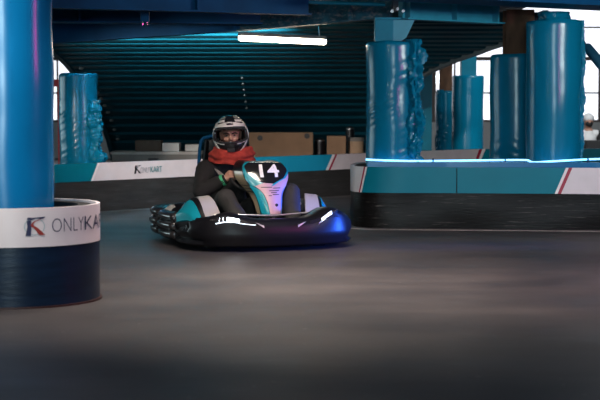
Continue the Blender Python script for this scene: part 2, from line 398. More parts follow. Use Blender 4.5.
for side in (0, 1):
    bm = B(); rings = []
    for q in range(0, len(rows), 3):
        D, z, nrm, h = rows[q]; x = (XL0 - .02, lerp_tab(XR, D) + .02)[side]; p = Vector((x, D - 17, z))
        w = .03
        rings.append([p + Vector((-w,0,0)) - nrm*.025, p + Vector((w,0,0)) - nrm*.025, p + Vector((w,0,0)) + nrm*.13, p + Vector((-w,0,0)) + nrm*.13])
    bm_loft(bm, rings); obj('edge_rail', bm, ('deck_steel', 'alu')[side], ramp, smooth=False)
for x, dz, n in ((-2.66, 18.3, 11), (-.73, 18.9, 6)):
    for i in range(n):
        D = dz + i * (3.6 / 10 if n == 11 else .34); z = smooth_tab(ZT, D)
        bm = B(); bm_sphere(bm, (x, D - 17, z - .02), (.030, .03, .02) if n == 11 else (.018, .02, .018), 10, 6); obj('bolt', bm, 'alu', ramp)
# ------------------------------------------------------------------ hanging lamp under the deck
def lamp_bar(label, p0, p1, r=.033):
    p0 = Vector(p0); p1 = Vector(p1); c = (p0 + p1) / 2
    T = thing('batten_lamp', label, 'lamp', c); d = (p1 - p0) / 2
    bm = B(); bm_tube(bm, [-d, -d*.97, d*.97, d], [r*.6, r, r, r*.6], 16); o = obj('diffuser', bm, 'tube', T)
    up = Vector((0, 0, r * .95)); n = Vector((-d.y, d.x, 0)).normalized() * r * .8
    bm = B(); bm_loft(bm, [[e*1.01 - n + up*.5, e*1.01 + n + up*.5, e*1.0 + n*.8 + up*1.7, e*1.0 - n*.8 + up*1.7] for e in (-d, d)]); obj('housing', bm, 'lamp_grey', T, smooth=False)
    for k in (-.85, .85):
        bm = B(); bm_tube(bm, [d*k + up*1.5, d*k + Vector((0,0,.17))], .008, 8); obj('hanger_rod', bm, 'steel', T)
    return T
lamp_bar('glowing long lamp hanging under the deck', P(239, 37.5, 14.95), P(326, 41.5, 14.7))
# ------------------------------------------------------------------ wrapped columns
def pad_mesh(R, z0, z1, wr, seed, seam=None, bulges=()):
    n = 112; nz = 96; bm = B(); rings = []
    for j in range(nz + 1):
        z = z0 + (z1 - z0) * j / nz; r = []
        for i in range(n):
            a = 2 * PI * i / n; d = Vector((math.cos(a), math.sin(a), 0))
            q = d * R + Vector((seed, seed * .7, z))
            w = noise.noise(q * 3.0) * .010
            m = max(0, noise.noise(Vector((q.x * 2.6, q.y * 2.6, z * 2.4 + 3))) - .18) * 2.0
            if seam is not None:
                da = (a - seam + PI) % (2*PI) - PI
                m += 1.3 * math.exp(-(da / .6) ** 2) * max(0, .15 + 1.3 * noise.noise(Vector((seed, 3, z * 4))))
                sl = abs(da) * .10 + .03 * noise.noise(Vector((a * 1.5, z * 3, seed)))
            else: sl = .06 * noise.noise(Vector((math.cos(a) * 1.5, math.sin(a) * 1.5, z * 2 + seed)))
            rid = 1 - abs(noise.noise(Vector((q.x * 1.6, q.y * 1.6, (z + sl) * 22 + seed)))) * 2.4
            w += max(0, rid - .2) * .011 * m * wr
            for za, zw, amp in bulges: w += amp * math.exp(-((z - za) / zw) ** 2)
            e = min((z1 - z), .025)
            w -= (.025 - e) ** 2 * 26
            r.append(Vector((d.x * (R + w), d.y * (R + w), z + noise.noise(q * 5 + Vector((9, 0, 0))) * .012 * (j == nz))))
        rings.append(r)
    top = rings[-1]
    rings.append([Vector((p.x * .82, p.y * .82, p.z - .004)) for p in top]); rings.append([Vector((p.x * .5, p.y * .5, p.z - .012)) for p in top])
    bm_loft(bm, rings); return bm
def crumple(z0, z1, r0, seed, amp=.5, n=20, nz=70, lean=0.0, squash=.7):
    bm = B(); rings = []
    for j in range(nz + 1):
        t = j / nz; z = z0 + (z1 - z0) * t; r = []
        k = r0 * (.75 + .45 * abs(noise.noise(Vector((seed, 1.3, z * 6)))) * 2 * amp + .1)
        for i in range(n):
            a = 2 * PI * i / n
            q = 1 + amp * noise.noise(Vector((math.cos(a) * 1.5 + seed, math.sin(a) * 1.5, z * 9))) + amp * .6 * noise.noise(Vector((math.cos(a) * 3, math.sin(a) * 3 + seed, z * 25)))
            r.append(Vector((math.cos(a) * k * q + lean * t + .012 * noise.noise(Vector((seed, 5, z * 5))), math.sin(a) * k * q * squash, z)))
        rings.append(r)
    bm_loft(bm, rings); return bm
def column(name, label, x, y, R, z1, seed, seam_at=None, seam_r=.06, m='vinyl', post=None, wr=1.0, group='wrapped columns', seam_z=None, z0=0.0, seam_push=.02, lean=0.0, seam_amp=.6):
    T = thing(name, label, 'column', (x, y, 0), group=group)
    obj('padding', pad_mesh(R, z0, z1, wr, seed, seam_at), m, T, angle=60)
    if seam_at is not None:
        zs = seam_z or (.02, z1 + .02)
        o = obj('gathered_seam', crumple(zs[0], zs[1], seam_r, seed, seam_amp, 32, 130, lean), m, T, angle=50)
        o.location = (math.cos(seam_at) * (R + seam_push), math.sin(seam_at) * (R + seam_push), 0); o.rotation_euler = (0, 0, seam_at)
    if post:
        kind, w, d, zt, pm, off = post
        bm = B()
        if kind == 'box': bm_box(bm, (off, 0, (z1 - .3 + zt) / 2), (w, d, zt - z1 + .3), bev=.004)
        else:
            zc = (z1 - .3 + zt) / 2; hh = zt - z1 + .3
            bm_box(bm, (off, -d/2, zc), (w, .015, hh)); bm_box(bm, (off, d/2, zc), (w, .015, hh)); bm_box(bm, (off, 0, zc), (.012, d, hh))
        obj('steel_post', bm, pm, T, smooth=False)
    return T
# left foreground column in its round barrier
column('wrapped_column', 'blue wrapped column standing in the round foreground barrier', -1.627, 8.3, .262, 2.6, 3.1, m='vinyl_blue', wr=.12)
# column A with square post and gusset
A = column('wrapped_column', 'teal wrapped column under a square post, crumpled seam on its right', .849, 13.73, .247, 1.645, 11.2, seam_at=-.85, seam_r=.068, wr=1.3, seam_amp=.85, seam_push=.035, seam_z=(.02, 1.66), post=('box', .165, .18, 1.86, 'teal_steel', -.088))
bm = B(); bm_prism(bm, [(-.006, -.07, 1.84), (.19, -.07, 1.84), (.115, -.07, 1.68), (-.006, -.07, 1.60)], (0, .03, 0)); obj('gusset_plate', bm, 'teal_light', A, smooth=False)
bm = B(); bm_box(bm, (0, 0, 1.85), (.34, .24, .02)); obj('head_plate', bm, 'teal_steel', A, smooth=False)
for k in range(3):
    bm = B(); bm_cyl(bm, (-.02 + k * .05, -.135, 1.915 + .02 * (k % 2)), .016, .03, 8, 'Y'); obj('bolt', bm, 'chrome', A)
# column C, tallest
Cc = column('wrapped_column', 'tallest teal wrapped column, gathered tight at the top under the beam', 2.33, 13.82, .255, 1.84, 23.4, seam_at=-.35, seam_r=.024, wr=.55, seam_z=(.3, 1.84), seam_push=-.006, seam_amp=.9)
o = obj('tied_top', crumple(1.80, 1.92, .165, 4.4, .22, 40, 30, 0, 1.0), 'vinyl', Cc, angle=50)
# column B with rusty H post
column('wrapped_column', 'teal wrapped column with a brown rusty steel post rising from it', 2.095, 14.6, .25, 1.557, 31.7, wr=.5, post=('h', .27, .24, 1.985, 'rust', .02))
# column D far
column('wrapped_column', 'small far teal wrapped column with a teal square post on top', 2.68, 24.0, .25, 1.53, 41.0, wr=.6, post=('box', .24, .24, 2.2, 'teal_steel', .0))
column('wrapped_column', 'crumpled far teal column half hidden by a smoother one', 2.44, 25.2, .17, 1.30, 47.0, seam_at=-2.2, seam_r=.06, wr=2.0, post=('h', .20, .2, 2.6, 'rust', 0))
column('wrapped_column', 'teal wrapped column at the left by the bright gap, loose wrap bulging', -2.32, 15.75, .20, 1.40, 53.0, seam_at=-.5, seam_r=.105, wr=1.0, seam_z=(.30, 1.12), seam_push=.03, lean=-.08, seam_amp=.5)
# slim teal posts behind
bm = B(); bm_box(bm, (1.77, 21.2, .95), (.17, .17, 1.9), bev=.004)
tag(obj('steel_post', bm, 'teal_steel', smooth=False), 'slim plain teal square post right of the crumpled seam', 'post')
# ------------------------------------------------------------------ barriers
class Path:
    def __init__(s, pts, n=10):
        s.p = [Vector((x, y, 0)) for x, y in pts]; s.p = chain(s.p, n) if n > 1 else s.p
        s.s = [0]
        for a, b in zip(s.p[:-1], s.p[1:]): s.s.append(s.s[-1] + (b - a).length)
        s.L = s.s[-1]
    def at(s, q):
        q = min(max(q, 0), s.L - 1e-6)
        i = max(k for k in range(len(s.s) - 1) if s.s[k] <= q)
        t = (q - s.s[i]) / (s.s[i+1] - s.s[i]); a, b = s.p[i], s.p[i+1]
        def tan(j): return (s.p[min(j+1, len(s.p)-1)] - s.p[max(j-1, 0)]).normalized()
        d = (tan(i) * (1 - t) + tan(i+1) * t).normalized()
        return a + (b - a) * t, Vector((d.y, -d.x, 0))      # outward = towards the track
    def s_of_x(s, x):
        for i in range(len(s.p) - 1):
            if (s.p[i].x - x) * (s.p[i+1].x - x) <= 0 and s.p[i+1].x != s.p[i].x:
                return s.s[i] + (x - s.p[i].x) / (s.p[i+1].x - s.p[i].x) * (s.s[i+1] - s.s[i])
        return 0
def strip(path, sb0, sb1, st0, st1, z0, z1, out, th, step=.08, wave=0.0, rows=1):
    """panel on the path: from sb0..sb1 along its bottom and st0..st1 along its top"""
    n = max(2, int((max(sb1, st1) - min(sb0, st0)) / step)); bm = B(); rings = []
    for i in range(n + 1):
        t = i / n; r = []
        fr = []; bk = []
        for j in range(rows + 1):
            v = j / rows; s = (sb0 + (sb1 - sb0) * t) * (1 - v) + (st0 + (st1 - st0) * t) * v; z = z0 + (z1 - z0) * v
            p, nn = path.at(s); w = wave * noise.noise(Vector((s * 1.7, z * 5, 2.2)))
            fr.append(p + nn * (out + w) + Vector((0, 0, z))); bk.append(p + nn * (out - th) + Vector((0, 0, z)))
        rings.append(fr + list(reversed(bk)))
    bm_loft(bm, rings); return bm
def barrier(name, label, path, h, zb, sections, belt, depth=.28, belt_wave=.012):
    T = thing(name, label, 'barrier', (0, 0, 0))
    obj('tyre_core', strip(path, 0, path.L, 0, path.L, .01, h - .012, -.02, depth), 'black', T, smooth=False)
    obj('lower_belt', strip(path, 0, path.L, 0, path.L, .0, zb + .004, 0, .02, wave=belt_wave, rows=6), belt, T)
    for (sb0, sb1, st0, st1, m, nm) in sections:
        obj(nm, strip(path, sb0, sb1, st0, st1, zb, h, .008, .03), m, T, smooth=True, angle=30)
    return T
# back barrier
bp = Path([(-3.3, 13.62), (-2.5, 14.55), (-2.05, 15.05), (.36, 17.55), (1.95, 19.3), (2.5, 19.75), (3.2, 19.9), (5.2, 19.9)], 8)
def sx(px, py):
    g = None
    # where the ray through the pixel column meets the path
    best = min(range(len(bp.p) - 1), key=lambda i: abs(300 + 1500 * bp.p[i].x / bp.p[i].y - px))
    i = best; f = lambda q: 300 + 1500 * q.x / q.y
    for j in range(max(0, i - 1), min(len(bp.p) - 1, i + 2)):
        a, b = f(bp.p[j]), f(bp.p[j+1])
        if (a - px) * (b - px) <= 0: return bp.s[j] + (px - a) / (b - a) * (bp.s[j+1] - bp.s[j])
    return bp.s[i]
S1b, S1t = sx(90, 0), sx(97, 0)
S2b, S2t = sx(209, 0), sx(215, 0)
S3b, S3t = sx(325, 0), sx(332, 0)
S4b, S4t = sx(474, 0), sx(479, 0)
sec = [(0, S1b, 0, S1t, 'band_teal', 'teal_panel'), (S1b, S1b+.03, S1t, S1t+.03, 'stripe_white', 'slanted_stripe'),
       (S1b+.03, S2b, S1t+.03, S2t, 'band_white', 'white_panel'), (S2b, S3b, S2t, S3t, 'band_blue', 'light_blue_panel'),
       (S3b, S3b+.05, S3t, S3t+.05, 'stripe_white', 'slanted_stripe'), (S3b+.05, S3b+.085, S3t+.05, S3t+.085, 'stripe_red', 'slanted_stripe'),
       (S3b+.085, S4b, S3t+.085, S4t, 'band_white', 'white_panel'), (S4b, S4b+.05, S4t, S4t+.05, 'stripe_red', 'slanted_stripe'),
       (S4b+.05, S4b+.10, S4t+.05, S4t+.10, 'stripe_white', 'slanted_stripe'), (S4b+.1, bp.L, S4t+.1, bp.L, 'band_teal', 'teal_panel')]
bb = barrier('track_barrier', 'long white and light blue barrier running behind the kart', bp, .49, .31, sec, 'belt_grey', belt_wave=.006)
def on_path(path, bmt, s0, z0, out):
    for v in bmt.verts:
        p, n = path.at(s0 + v.co.x); v.co = p + n * out + Vector((0, 0, z0 + v.co.y))
    return bmt
def emblem(k):
    """the small K-shaped mark inside a ring, in a unit box scaled by k: ring, figure, swoosh"""
    ring = B(); n = 40
    for i in range(n):
        a, b = 2*PI*i/n, 2*PI*(i+1)/n
        ring.faces.new([ring.verts.new((k*(.5+.46*math.cos(t)*r), k*(.5+.46*math.sin(t)*r), 0)) for t, r in ((a, .92), (b, .92), (b, 1), (a, 1))])
    fig = B()
    for poly in ([(.10, 0), (.33, 0), (.36, .5), (.34, .86), (.16, .82), (.18, .5)], [(.16, .86), (.36, .86), (.40, .98), (.20, 1.0)], [(.36, .84), (.56, .93), (.86, .90), (1.0, 1.02), (.72, 1.0), (.40, .98)]):
        fig.faces.new([fig.verts.new((k*x, k*y, 0)) for x, y in poly])
    sw = B()
    a = chain([(.84, .92, 0), (.52, .74, 0), (.46, .58, 0), (.66, .40, 0), (.98, .02, 0)], 6); b = chain([(.74, .90, 0), (.42, .74, 0), (.34, .54, 0), (.50, .36, 0), (.68, .04, 0)], 6)
    for i in range(len(a) - 1):
        sw.faces.new([sw.verts.new((k*q.x, k*q.y, 0)) for q in (a[i], a[i+1], b[i+1], b[i])])
    return ring, fig, sw
s0 = sx(132.5, 0); sE = sx(160, 0)
ring, fig, sw = emblem(.085)
for q, nm, m in ((fig, 'emblem_figure', 'dark_text'), (sw, 'emblem_swoosh', 'dark_text')):
    for v in q.verts: v.co.x *= 1.2
    obj(nm, on_path(bp, q, s0, .365, .013), m, bb, smooth=False)
def path_text(txt, px0, px1, z0, hgt, m, parent, out=.013):
    t, w = text_bm(txt, 1.0); hh = max(v.co.y for v in t.verts); a, b = sx(px0, 0), sx(px1, 0)
    for v in t.verts: v.co.x *= (b - a) / w; v.co.y *= hgt / hh
    obj('lettering', on_path(bp, t, a, z0, out), m, parent, smooth=False)
path_text('ONLY', 139.5, 149, .372, .058, 'grey_text', bb); path_text('KART', 149.5, 161, .372, .062, 'teal_text', bb)
# right barrier island
rp = Path([(1.05, 14.45), (.62, 14.22), (.485, 13.75), (.468, 13.30), (.58, 13.11), (.80, 13.05), (1.3, 13.02), (2.6, 12.87), (4.0, 12.70)], 8)
def sr(px):
    f = lambda q: 300 + 1500 * q.x / q.y
    lo = 24
    for j in range(lo, len(rp.p) - 1):
        a, b = f(rp.p[j]), f(rp.p[j+1])
        if a <= px <= b: return rp.s[j] + (px - a) / (b - a) * (rp.s[j+1] - rp.s[j])
    return rp.s[lo]
R1b, R1t = sr(359.5), sr(364.5)
R2b, R2t = sr(555), sr(566)
sec = [(0, R1b, 0, R1t, 'band_white', 'white_panel'), (R1b, R1b+.016, R1t, R1t+.016, 'stripe_red', 'slanted_stripe'), (R1b+.016, R1b+.034, R1t+.016, R1t+.034, 'stripe_white', 'slanted_stripe'),
       (R1b+.034, sr(457)-.004, R1t+.034, sr(457)-.004, 'band_teal', 'teal_panel'), (sr(457)+.004, R2b, sr(457)+.004, R2t, 'band_teal', 'teal_panel'),
       (R2b, R2b+.025, R2t, R2t+.025, 'stripe_white', 'slanted_stripe'), (R2b+.025, R2b+.055, R2t+.025, R2t+.055, 'stripe_red', 'slanted_stripe'), (R2b+.055, rp.L, R2t+.055, rp.L, 'band_white', 'white_panel')]
rb = barrier('track_barrier', 'black and teal barrier in front of the two big wrapped columns at right', rp, .532, .307, sec, 'belt', depth=.08, belt_wave=.014)
bm = B()
bm_loft(bm, [[Vector((x, y, .50)), Vector((x, y+.03, .50)), Vector((x, y+.03, .566)), Vector((x, y, .566))] for x, y in ((.60, 13.33), (1.3, 13.30), (2.6, 13.18), (4.0, 13.0))])
obj('rear_board', bm, 'vinyl_blue', rb, smooth=False)
# blue LED strip laid along the columns' feet
pts = [P(366, 159.5, 13.50), P(380, 160.2, 13.455), P(393, 160.6, 13.45), P(420, 161, 13.46), P(470, 160.5, 13.45), P(522, 160, 13.46), P(529, 161, 13.50), P(533, 162.3, 13.515), P(545, 161.8, 13.51), P(575, 160, 13.49), P(600, 159, 13.40), P(640, 158.6, 13.3)]
T = thing('led_strip', 'glowing blue light strip along the feet of the wrapped columns', 'light strip', (0, 0, 0))
bm = B(); bm_tube(bm, chain(pts, 6), .0085, 10); obj('glowing_tube', bm, 'neon', T)
for px in (433, 505, 588):
    q = P(px, 160.3, 13.455 if px < 520 else 13.43); bm = B(); bm_box(bm, q, (.012, .03, .032)); obj('strip_clip', bm, 'navy_steel', T, smooth=False)
# left round barrier
DX, DY, DR = -1.6, 8.3, .487
T = thing('round_barrier', 'round white topped barrier with lettering around the blue column', 'barrier', (DX, DY, 0))
def ring_wall(z0, z1, ro, ri, n=96, nz=2):
    bm = B(); pr = [(ro, z0 + (z1 - z0) * k / nz) for k in range(nz + 1)] + [(ri, z1), (ri, z0)]
    rings = [[Vector((r * math.cos(2*PI*i/n), r * math.sin(2*PI*i/n), z)) for r, z in pr] for i in range(n)]
    rings.append(rings[0]); vs = [[bm.verts.new(p) for p in r] for r in rings[:-1]]; vs.append(vs[0])
    for a, b in zip(vs[:-1], vs[1:]):
        for i in range(len(pr)):
            j = (i + 1) % len(pr); bm.faces.new((a[i], a[j], b[j], b[i]))
    return bm
EY = .94
def ell(o): o.scale = (1, EY, 1); return o
ell(obj('lower_belt', ring_wall(.004, .326, DR - .004, DR - .05), 'belt_blue', T))
ell(obj('white_panel', ring_wall(.326, .532, DR, DR - .02), 'band_white', T))
ell(obj('inner_ring', ring_wall(.01, .523, DR - .05, DR - .12), 'black', T))
ell(obj('foot_ring', ring_wall(0, .010, DR + .008, DR - .1), 'red_ring', T))
def on_drum(bmt, a0, z0, out=.0035):
    for v in bmt.verts:
        a = a0 + v.co.x / DR; r = DR + out
        v.co = Vector((r * math.sin(a), -r * math.cos(a), z0 + v.co.y))
    return bmt
# angles measured from the side that faces the camera
base = math.atan2(DX, -DY * -1) * 0
def ang(px):
    f = lambda a: 300 + 1500 * (DX + DR * math.sin(a)) / (DY - EY * DR * math.cos(a))
    return min((k * .001 for k in range(-300, 1400)), key=lambda a: abs(f(a) - px))
def drum_text(txt, px0, px1, z0, hgt, m, off=0.0):
    t, w = text_bm(txt, 1.0, offset=off); hh = max(v.co.y for v in t.verts); a, b = px0, px1
    bmesh.ops.subdivide_edges(t, edges=[e for e in t.edges if e.calc_length() > .15], cuts=2)
    for v in t.verts: v.co.x *= (b - a) * DR / w; v.co.y *= hgt / hh
    ell(obj('lettering', on_drum(t, a, z0), m, T, smooth=False))
drum_text('ONLY', ang(51), ang(82.5), .400, .074, 'navy_text', -.016); drum_text('KART', ang(83.5), ang(83.5) + .74, .400, .075, 'navy_text', -.007)
ring, fig, sw = emblem(.098)
for q, nm, m, e in ((ring, 'emblem_ring', 'ring_mark', .003), (fig, 'emblem_figure', 'navy_text', .0036), (sw, 'emblem_swoosh', 'red_mark', .0042)):
    for v in q.verts: v.co.x *= 1.25
    ell(obj(nm, on_drum(q, ang(22), .386, e), m, T, smooth=False))
# ------------------------------------------------------------------ storage behind the back barrier
def crate(label, px0, px1, py, D, dep, m, name='cardboard_box', cat='box', z0=0.0, holes=(), side=None, group='boxes stored behind the barrier', rz=0):
    a = P(px0, py, D); b = P(px1, py, D); w = b.x - a.x; z1 = a.z
    T = thing(name, label, cat, ((a.x + b.x)/2, D + dep/2, z0), rz, group)
    bm = B(); bm_box(bm, (0, 0, (z1 - z0)/2), (w, dep, z1 - z0), bev=.006); obj('carton', bm, m, T, smooth=False)
    for px, pyy, r in holes:
        h = P(px, pyy, D); bm = B(); bm_cyl(bm, (h.x - (a.x+b.x)/2, -dep/2 - .001, h.z - z0), r, .006, 20, 'Y'); obj('hand_hole', bm, 'black', T)
    return T, w, z1 - z0
T, w, h = crate('long brown cardboard box with two round holes beside the driver', 249, 313, 132.5, 19.4, .42, 'card', holes=((260, 138, .035), (307, 136, .035)))
bm = B(); bm_box(bm, (w/2 - .001, 0, h/2), (.008, .36, h * .9)); obj('end_flap', bm, 'card_pale', T, smooth=False)
crate('grey shelf unit with a dark slot behind the white barrier', 112, 200, 154, 17.3, .5, 'wood_grey', 'storage_bench', 'bench')
o = bpy.data.objects['storage_bench']; wv = P(200, 154, 17.3).x - P(112, 154, 17.3).x; hz = P(112, 154, 17.3).z
bm = B(); bm_box(bm, (0, 0, hz + .01), (wv + .04, .54, .03)); obj('bench_top', bm, 'grey_top', o, smooth=False)
bm = B(); bm_box(bm, (-.03, -.253, hz - .065), (.12, .012, .035)); obj('slot', bm, 'black', o, smooth=False)
zt = hz + .0255
crate('dark brown carton on the grey shelf unit', 135, 161, 140.5, 17.45, .3, 'dark_brown', z0=zt)
crate('white carton on the grey shelf unit', 162, 179, 143, 17.45, .3, 'white_box', z0=zt)
crate('small pale carton at the right end of the grey shelf unit', 185, 199, 144.5, 17.45, .25, 'grey_top', z0=zt)
crate('small brown cardboard box right of the long holed one', 327, 346, 136, 19.4, .35, 'card')
T = thing('storage_drum', 'pale round tub beside the square teal topped column', 'tub', (P(356, 137, 19.6).x, 19.6, 0))
bm = B(); bm_cyl(bm, (0, 0, .30), .11, .6, 28, r2=.10); obj('tub_body', bm, 'card_pale', T)
bm = B(); bm_cyl(bm, (0, 0, .62), .108, .05, 28); obj('tub_lid', bm, 'wood_grey', T)
for i, (px, py, D, r) in enumerate(((320, 141, 19.6, .07), (350, 129, 20.2, .06))):
    q = P(px, py, D)
    T = thing('dark_canister', ('low black canister between the two brown boxes', 'tall black canister behind the pale tub')[i], 'canister', (q.x, D, 0))
    bm = B(); bm_cyl(bm, (0, 0, q.z/2), r, q.z, 24); obj('canister_body', bm, 'black_gloss', T)
    bm = B(); bm_sphere(bm, (0, 0, q.z), (r, r, .04)); obj('canister_cap', bm, 'steel', T)
# far right: bench and seated person, blue sleeve on a cord
bm = B(); bm_box(bm, (4.72, 23.2, .26), (.62, .30, .52), bev=.01)
tag(obj('dark_counter', bm, 'wood', smooth=False), 'low dark counter in front of the far person in white', 'counter')
bm = B(); bm_box(bm, (4.61, 23.95, .07), (.3, .3, .14), bev=.01)
tag(obj('low_stool', bm, 'black', smooth=False), 'low black stool under the far person in white', 'stool')
bm = B(); bm_box(bm, (5.05, 23.3, .77), (.30, .05, .50), bev=.01)
tag(obj('teal_board', bm, 'band_teal', smooth=False), 'upright teal board beside the far person in white', 'board')
T = thing('foam_sleeve', 'dark blue sleeve slung from a black cord beside the tallest column', 'sleeve', P(586, 46, 14.0))
a = P(586, 46, 14.0); b = P(606, 70, 13.8) - a
bm = B(); bm_tube(bm, [(0,0,0), b*.05, b*.95, b], [.035, .045, .05, .04], 14); obj('sleeve', bm, 'blue_bar', T)
bm = B(); bm_tube(bm, chain([P(579.5, 29, 14.0) - a, P(580, 36, 13.97) - a, P(583, 40, 14) - a, (0, 0, 0)], 6), .012, 8); obj('cord', bm, 'black', T)
for px, py, w, h, m, lab in ((58, 83, .22, .10, 'poster_red', 'small red sign in the bright gap left of the far column'), (62, 89, .14, .09, 'poster_green', 'small green sign below the red one in the bright gap')):
    yy = 20.5 if m == 'poster_red' else 21.3; q = P(px, py, yy); bm = B(); bm_box(bm, (q.x, yy, q.z), (w, .02, h)); bm_box(bm, (q.x, yy + .02, q.z / 2), (.02, .02, q.z)); tag(obj('sign', bm, m, smooth=False), lab, 'sign')
# ------------------------------------------------------------------ the kart (local: nose at y=-.8, driver's left = +x)
KO = Vector((-.4126, 11.692, 0)); KR = math.radians(20)
kart = thing('go_kart', 'black racing kart with teal and pink number 14 fairing and lit headlights', 'kart', KO, KR)
def KW(x, y, z):
    c, s = math.cos(KR), math.sin(KR); return KO + Vector((x*c - y*s, x*s + y*c, z))
half = [(.635, -.14), (.655, -.28), (.648, -.42), (.60, -.57), (.47, -.705), (.25, -.785), (0, -.80)]
plan = chain([(x * 1.09, y, 0) for x, y in half] + [(-x, y, 0) for x, y in reversed(half[:-1])], 8)
def ztop(x, y):
    ax = abs(x); h = .238 + (.072 if x > 0 else .050) * math.exp(-((ax - (.47 if x > 0 else .41)) / .15) ** 2)
    if y > -.52: h -= (.05 if x > 0 else .065) * min(1, (y + .52) / .2)
    return h
def plan_frame(i):
    t = (plan[min(i+1, len(plan)-1)] - plan[max(i-1, 0)]).normalized(); return plan[i], Vector((-t.y, t.x, 0)) * -1 * -1
bm = B(); rings = []
for i in range(len(plan)):
    p, n = plan_frame(i)
    if n.dot(Vector((-p.x * .5, -p.y - .2, 0))) < 0 and n.dot(-p) < 0: n = -n
    if n.dot(Vector((0, .1, 0)) - p) < 0: n = -n      # n points inward
    zt = ztop(p.x, p.y); ax = abs(p.x)
    side = max(0, min(1, (p.y + .66) / .10))
    r = []
    for ins, z in ((.10, .035), (.03, .038), (.012, .055), (.012, .085), (0, .098), (.002, .14), (.012, zt - .055), (.026, zt - .022), (.060, zt - .004), (.13, zt), (.20, zt - .008), (.27, zt - .05), (.27, .06)):
        gi = ins
        if side and .05 < z < .24: gi += side * .034 * (1 - math.cos((z - .05) / .19 * 2 * PI * 2.5)) * .5
        q = p + n * gi; r.append(Vector((q.x, q.y, z)))
    rings.append(r)
bm_loft(bm, rings)
fb = obj('front_bumper', bm, 'black_gloss', kart, angle=55)
# side and rear bumpers moulded in three rolls
def rolls(pts, z0=.045, z1=.262, dep=.10, taper=.0, nr=3):
    c = chain([(x, y, 0) for x, y in pts], 8); bm = B(); rings = []
    for i, p in enumerate(c):
        t = (c[min(i+1, len(c)-1)] - c[max(i-1, 0)]).normalized(); n = Vector((-t.y, t.x, 0))
        if n.dot(Vector((p.x, p.y - .1, 0))) < 0: n = -n
        q = min(i, len(c) - 1 - i); end = min(1, .72 + .14 * q); r = [p - n * dep + Vector((0, 0, z0 + .02)), p - n * dep + Vector((0, 0, z1 - .02))]
        m = 36
        for k in range(m + 1):
            v = 1 - k / m; z = z0 + (z1 - z0) * v
            b = abs(math.sin(v * PI * nr)) ** .6 * .034 - .034
            r.append(p + n * (b + .02 * math.sin(v * PI)) * 1.0 - n * (1 - end) * .06 + Vector((0, 0, z0 + (z - z0) * (.9 + .1 * end))))
        rings.append(r)
    bm_loft(bm, rings); return bm
for s in (-1, 1):
    obj('side_bumper', rolls([(s*.635, -.13), (s*.655, .02), (s*.655, .16), (s*.635, .29)]), 'rib_plastic', kart, angle=60)
obj('rear_bumper', rolls([(-.635, .31), (-.64, .48), (-.59, .63), (-.43, .70), (0, .715), (.43, .70), (.59, .63), (.64, .48), (.635, .31)], z0=.05, z1=.27), 'rib_plastic', kart, angle=60)
# tray, rails, wheels
bm = B(); bm_prism(bm, [(-.30, -.62, .04), (.30, -.62, .04), (.36, .5, .04), (-.36, .5, .04)], (0, 0, .015)); obj('floor_tray', bm, 'steel', kart, smooth=False)
bm = B()
for s in (-1, 1): bm_tube(bm, [(s*.30, -.62, .075), (s*.31, 0, .075), (s*.34, .58, .085)], .015)
bm_tube(bm, [(-.44, -.46, .10), (.44, -.46, .10)], .015); bm_tube(bm, [(-.50, .45, .115), (.50, .45, .115)], .018)
obj('chassis_frame', bm, 'black_gloss', kart)
for x, y, r, w in ((-.42, -.46, .112, .10), (.42, -.46, .112, .10), (-.44, .45, .122, .15), (.44, .45, .122, .15)):
    bm = B(); rings = []
    for i in range(36):
        a = 2*PI*i/36; rings.append([Vector((x + u*w, y + math.cos(a)*r*q, r + math.sin(a)*r*q)) for u, q in ((-.5, .55), (-.5, .9), (-.4, 1), (.4, 1), (.5, .9), (.5, .55))])
    rings.append(rings[0]); vs = [[bm.verts.new(p) for p in q] for q in rings[:-1]]; vs.append(vs[0])
    for a, b in zip(vs[:-1], vs[1:]):
        for i in range(6): bm.faces.new((a[i], a[(i+1) % 6], b[(i+1) % 6], b[i]))
    wh = obj('wheel', bm, 'black', kart)
    bm = B(); bm_cyl(bm, (x, y, r), r*.57, w*.8, 24, 'X'); bm_cyl(bm, (x + (.4 if x > 0 else -.4)*w, y, r), r*.25, .03, 16, 'X'); obj('rim', bm, 'alu', wh)
# side pods with coloured panels
HP = [(-.42, .23), (-.33, .34), (-.25, .385), (-.17, .36), (-.04, .265), (.08, .225), (.18, .245), (.28, .30), (.36, .29), (.46, .20)]
def pod_pt(s, y, u):
    """u 0 at the outer foot, .75 at the outer shoulder, 1 at the inner top"""
    h = smooth_tab(HP, y); xo = .53 + .09 * max(0, min(1, (y + .42) / .28)); tab = [(0, xo, .16), (.35, xo - .01, .16 + (h - .16)*.45), (.75, xo - .085, h - .012), (1, xo - .20, h)]
    for a, b in zip(tab[:-1], tab[1:]):
        if u <= b[0] + 1e-6:
            t = (u - a[0]) / (b[0] - a[0]); return Vector((s * (a[1] + (b[1]-a[1])*t), y, a[2] + (b[2]-a[2])*t))
def pod_patch(s, c, off=.006, n=10):
    """panel moulded on the pod between four corners given as (y, u)"""
    bm = B(); rings = []
    def pt(y, u, o): p = pod_pt(s, y, u); return p + Vector((s*o*.7, -o*.3, o*.7))
    for i in range(n + 1):
        t = i / n; l = [c[0][k] + (c[1][k] - c[0][k])*t for k in (0, 1)]; r = [c[3][k] + (c[2][k] - c[3][k])*t for k in (0, 1)]
        row = [(l[0] + (r[0]-l[0])*j/n, l[1] + (r[1]-l[1])*j/n) for j in range(n + 1)]
        rings.append([pt(y, u, off) for y, u in row] + [pt(y, u, -.002) for y, u in reversed(row)])
    bm_loft(bm, rings); return bm
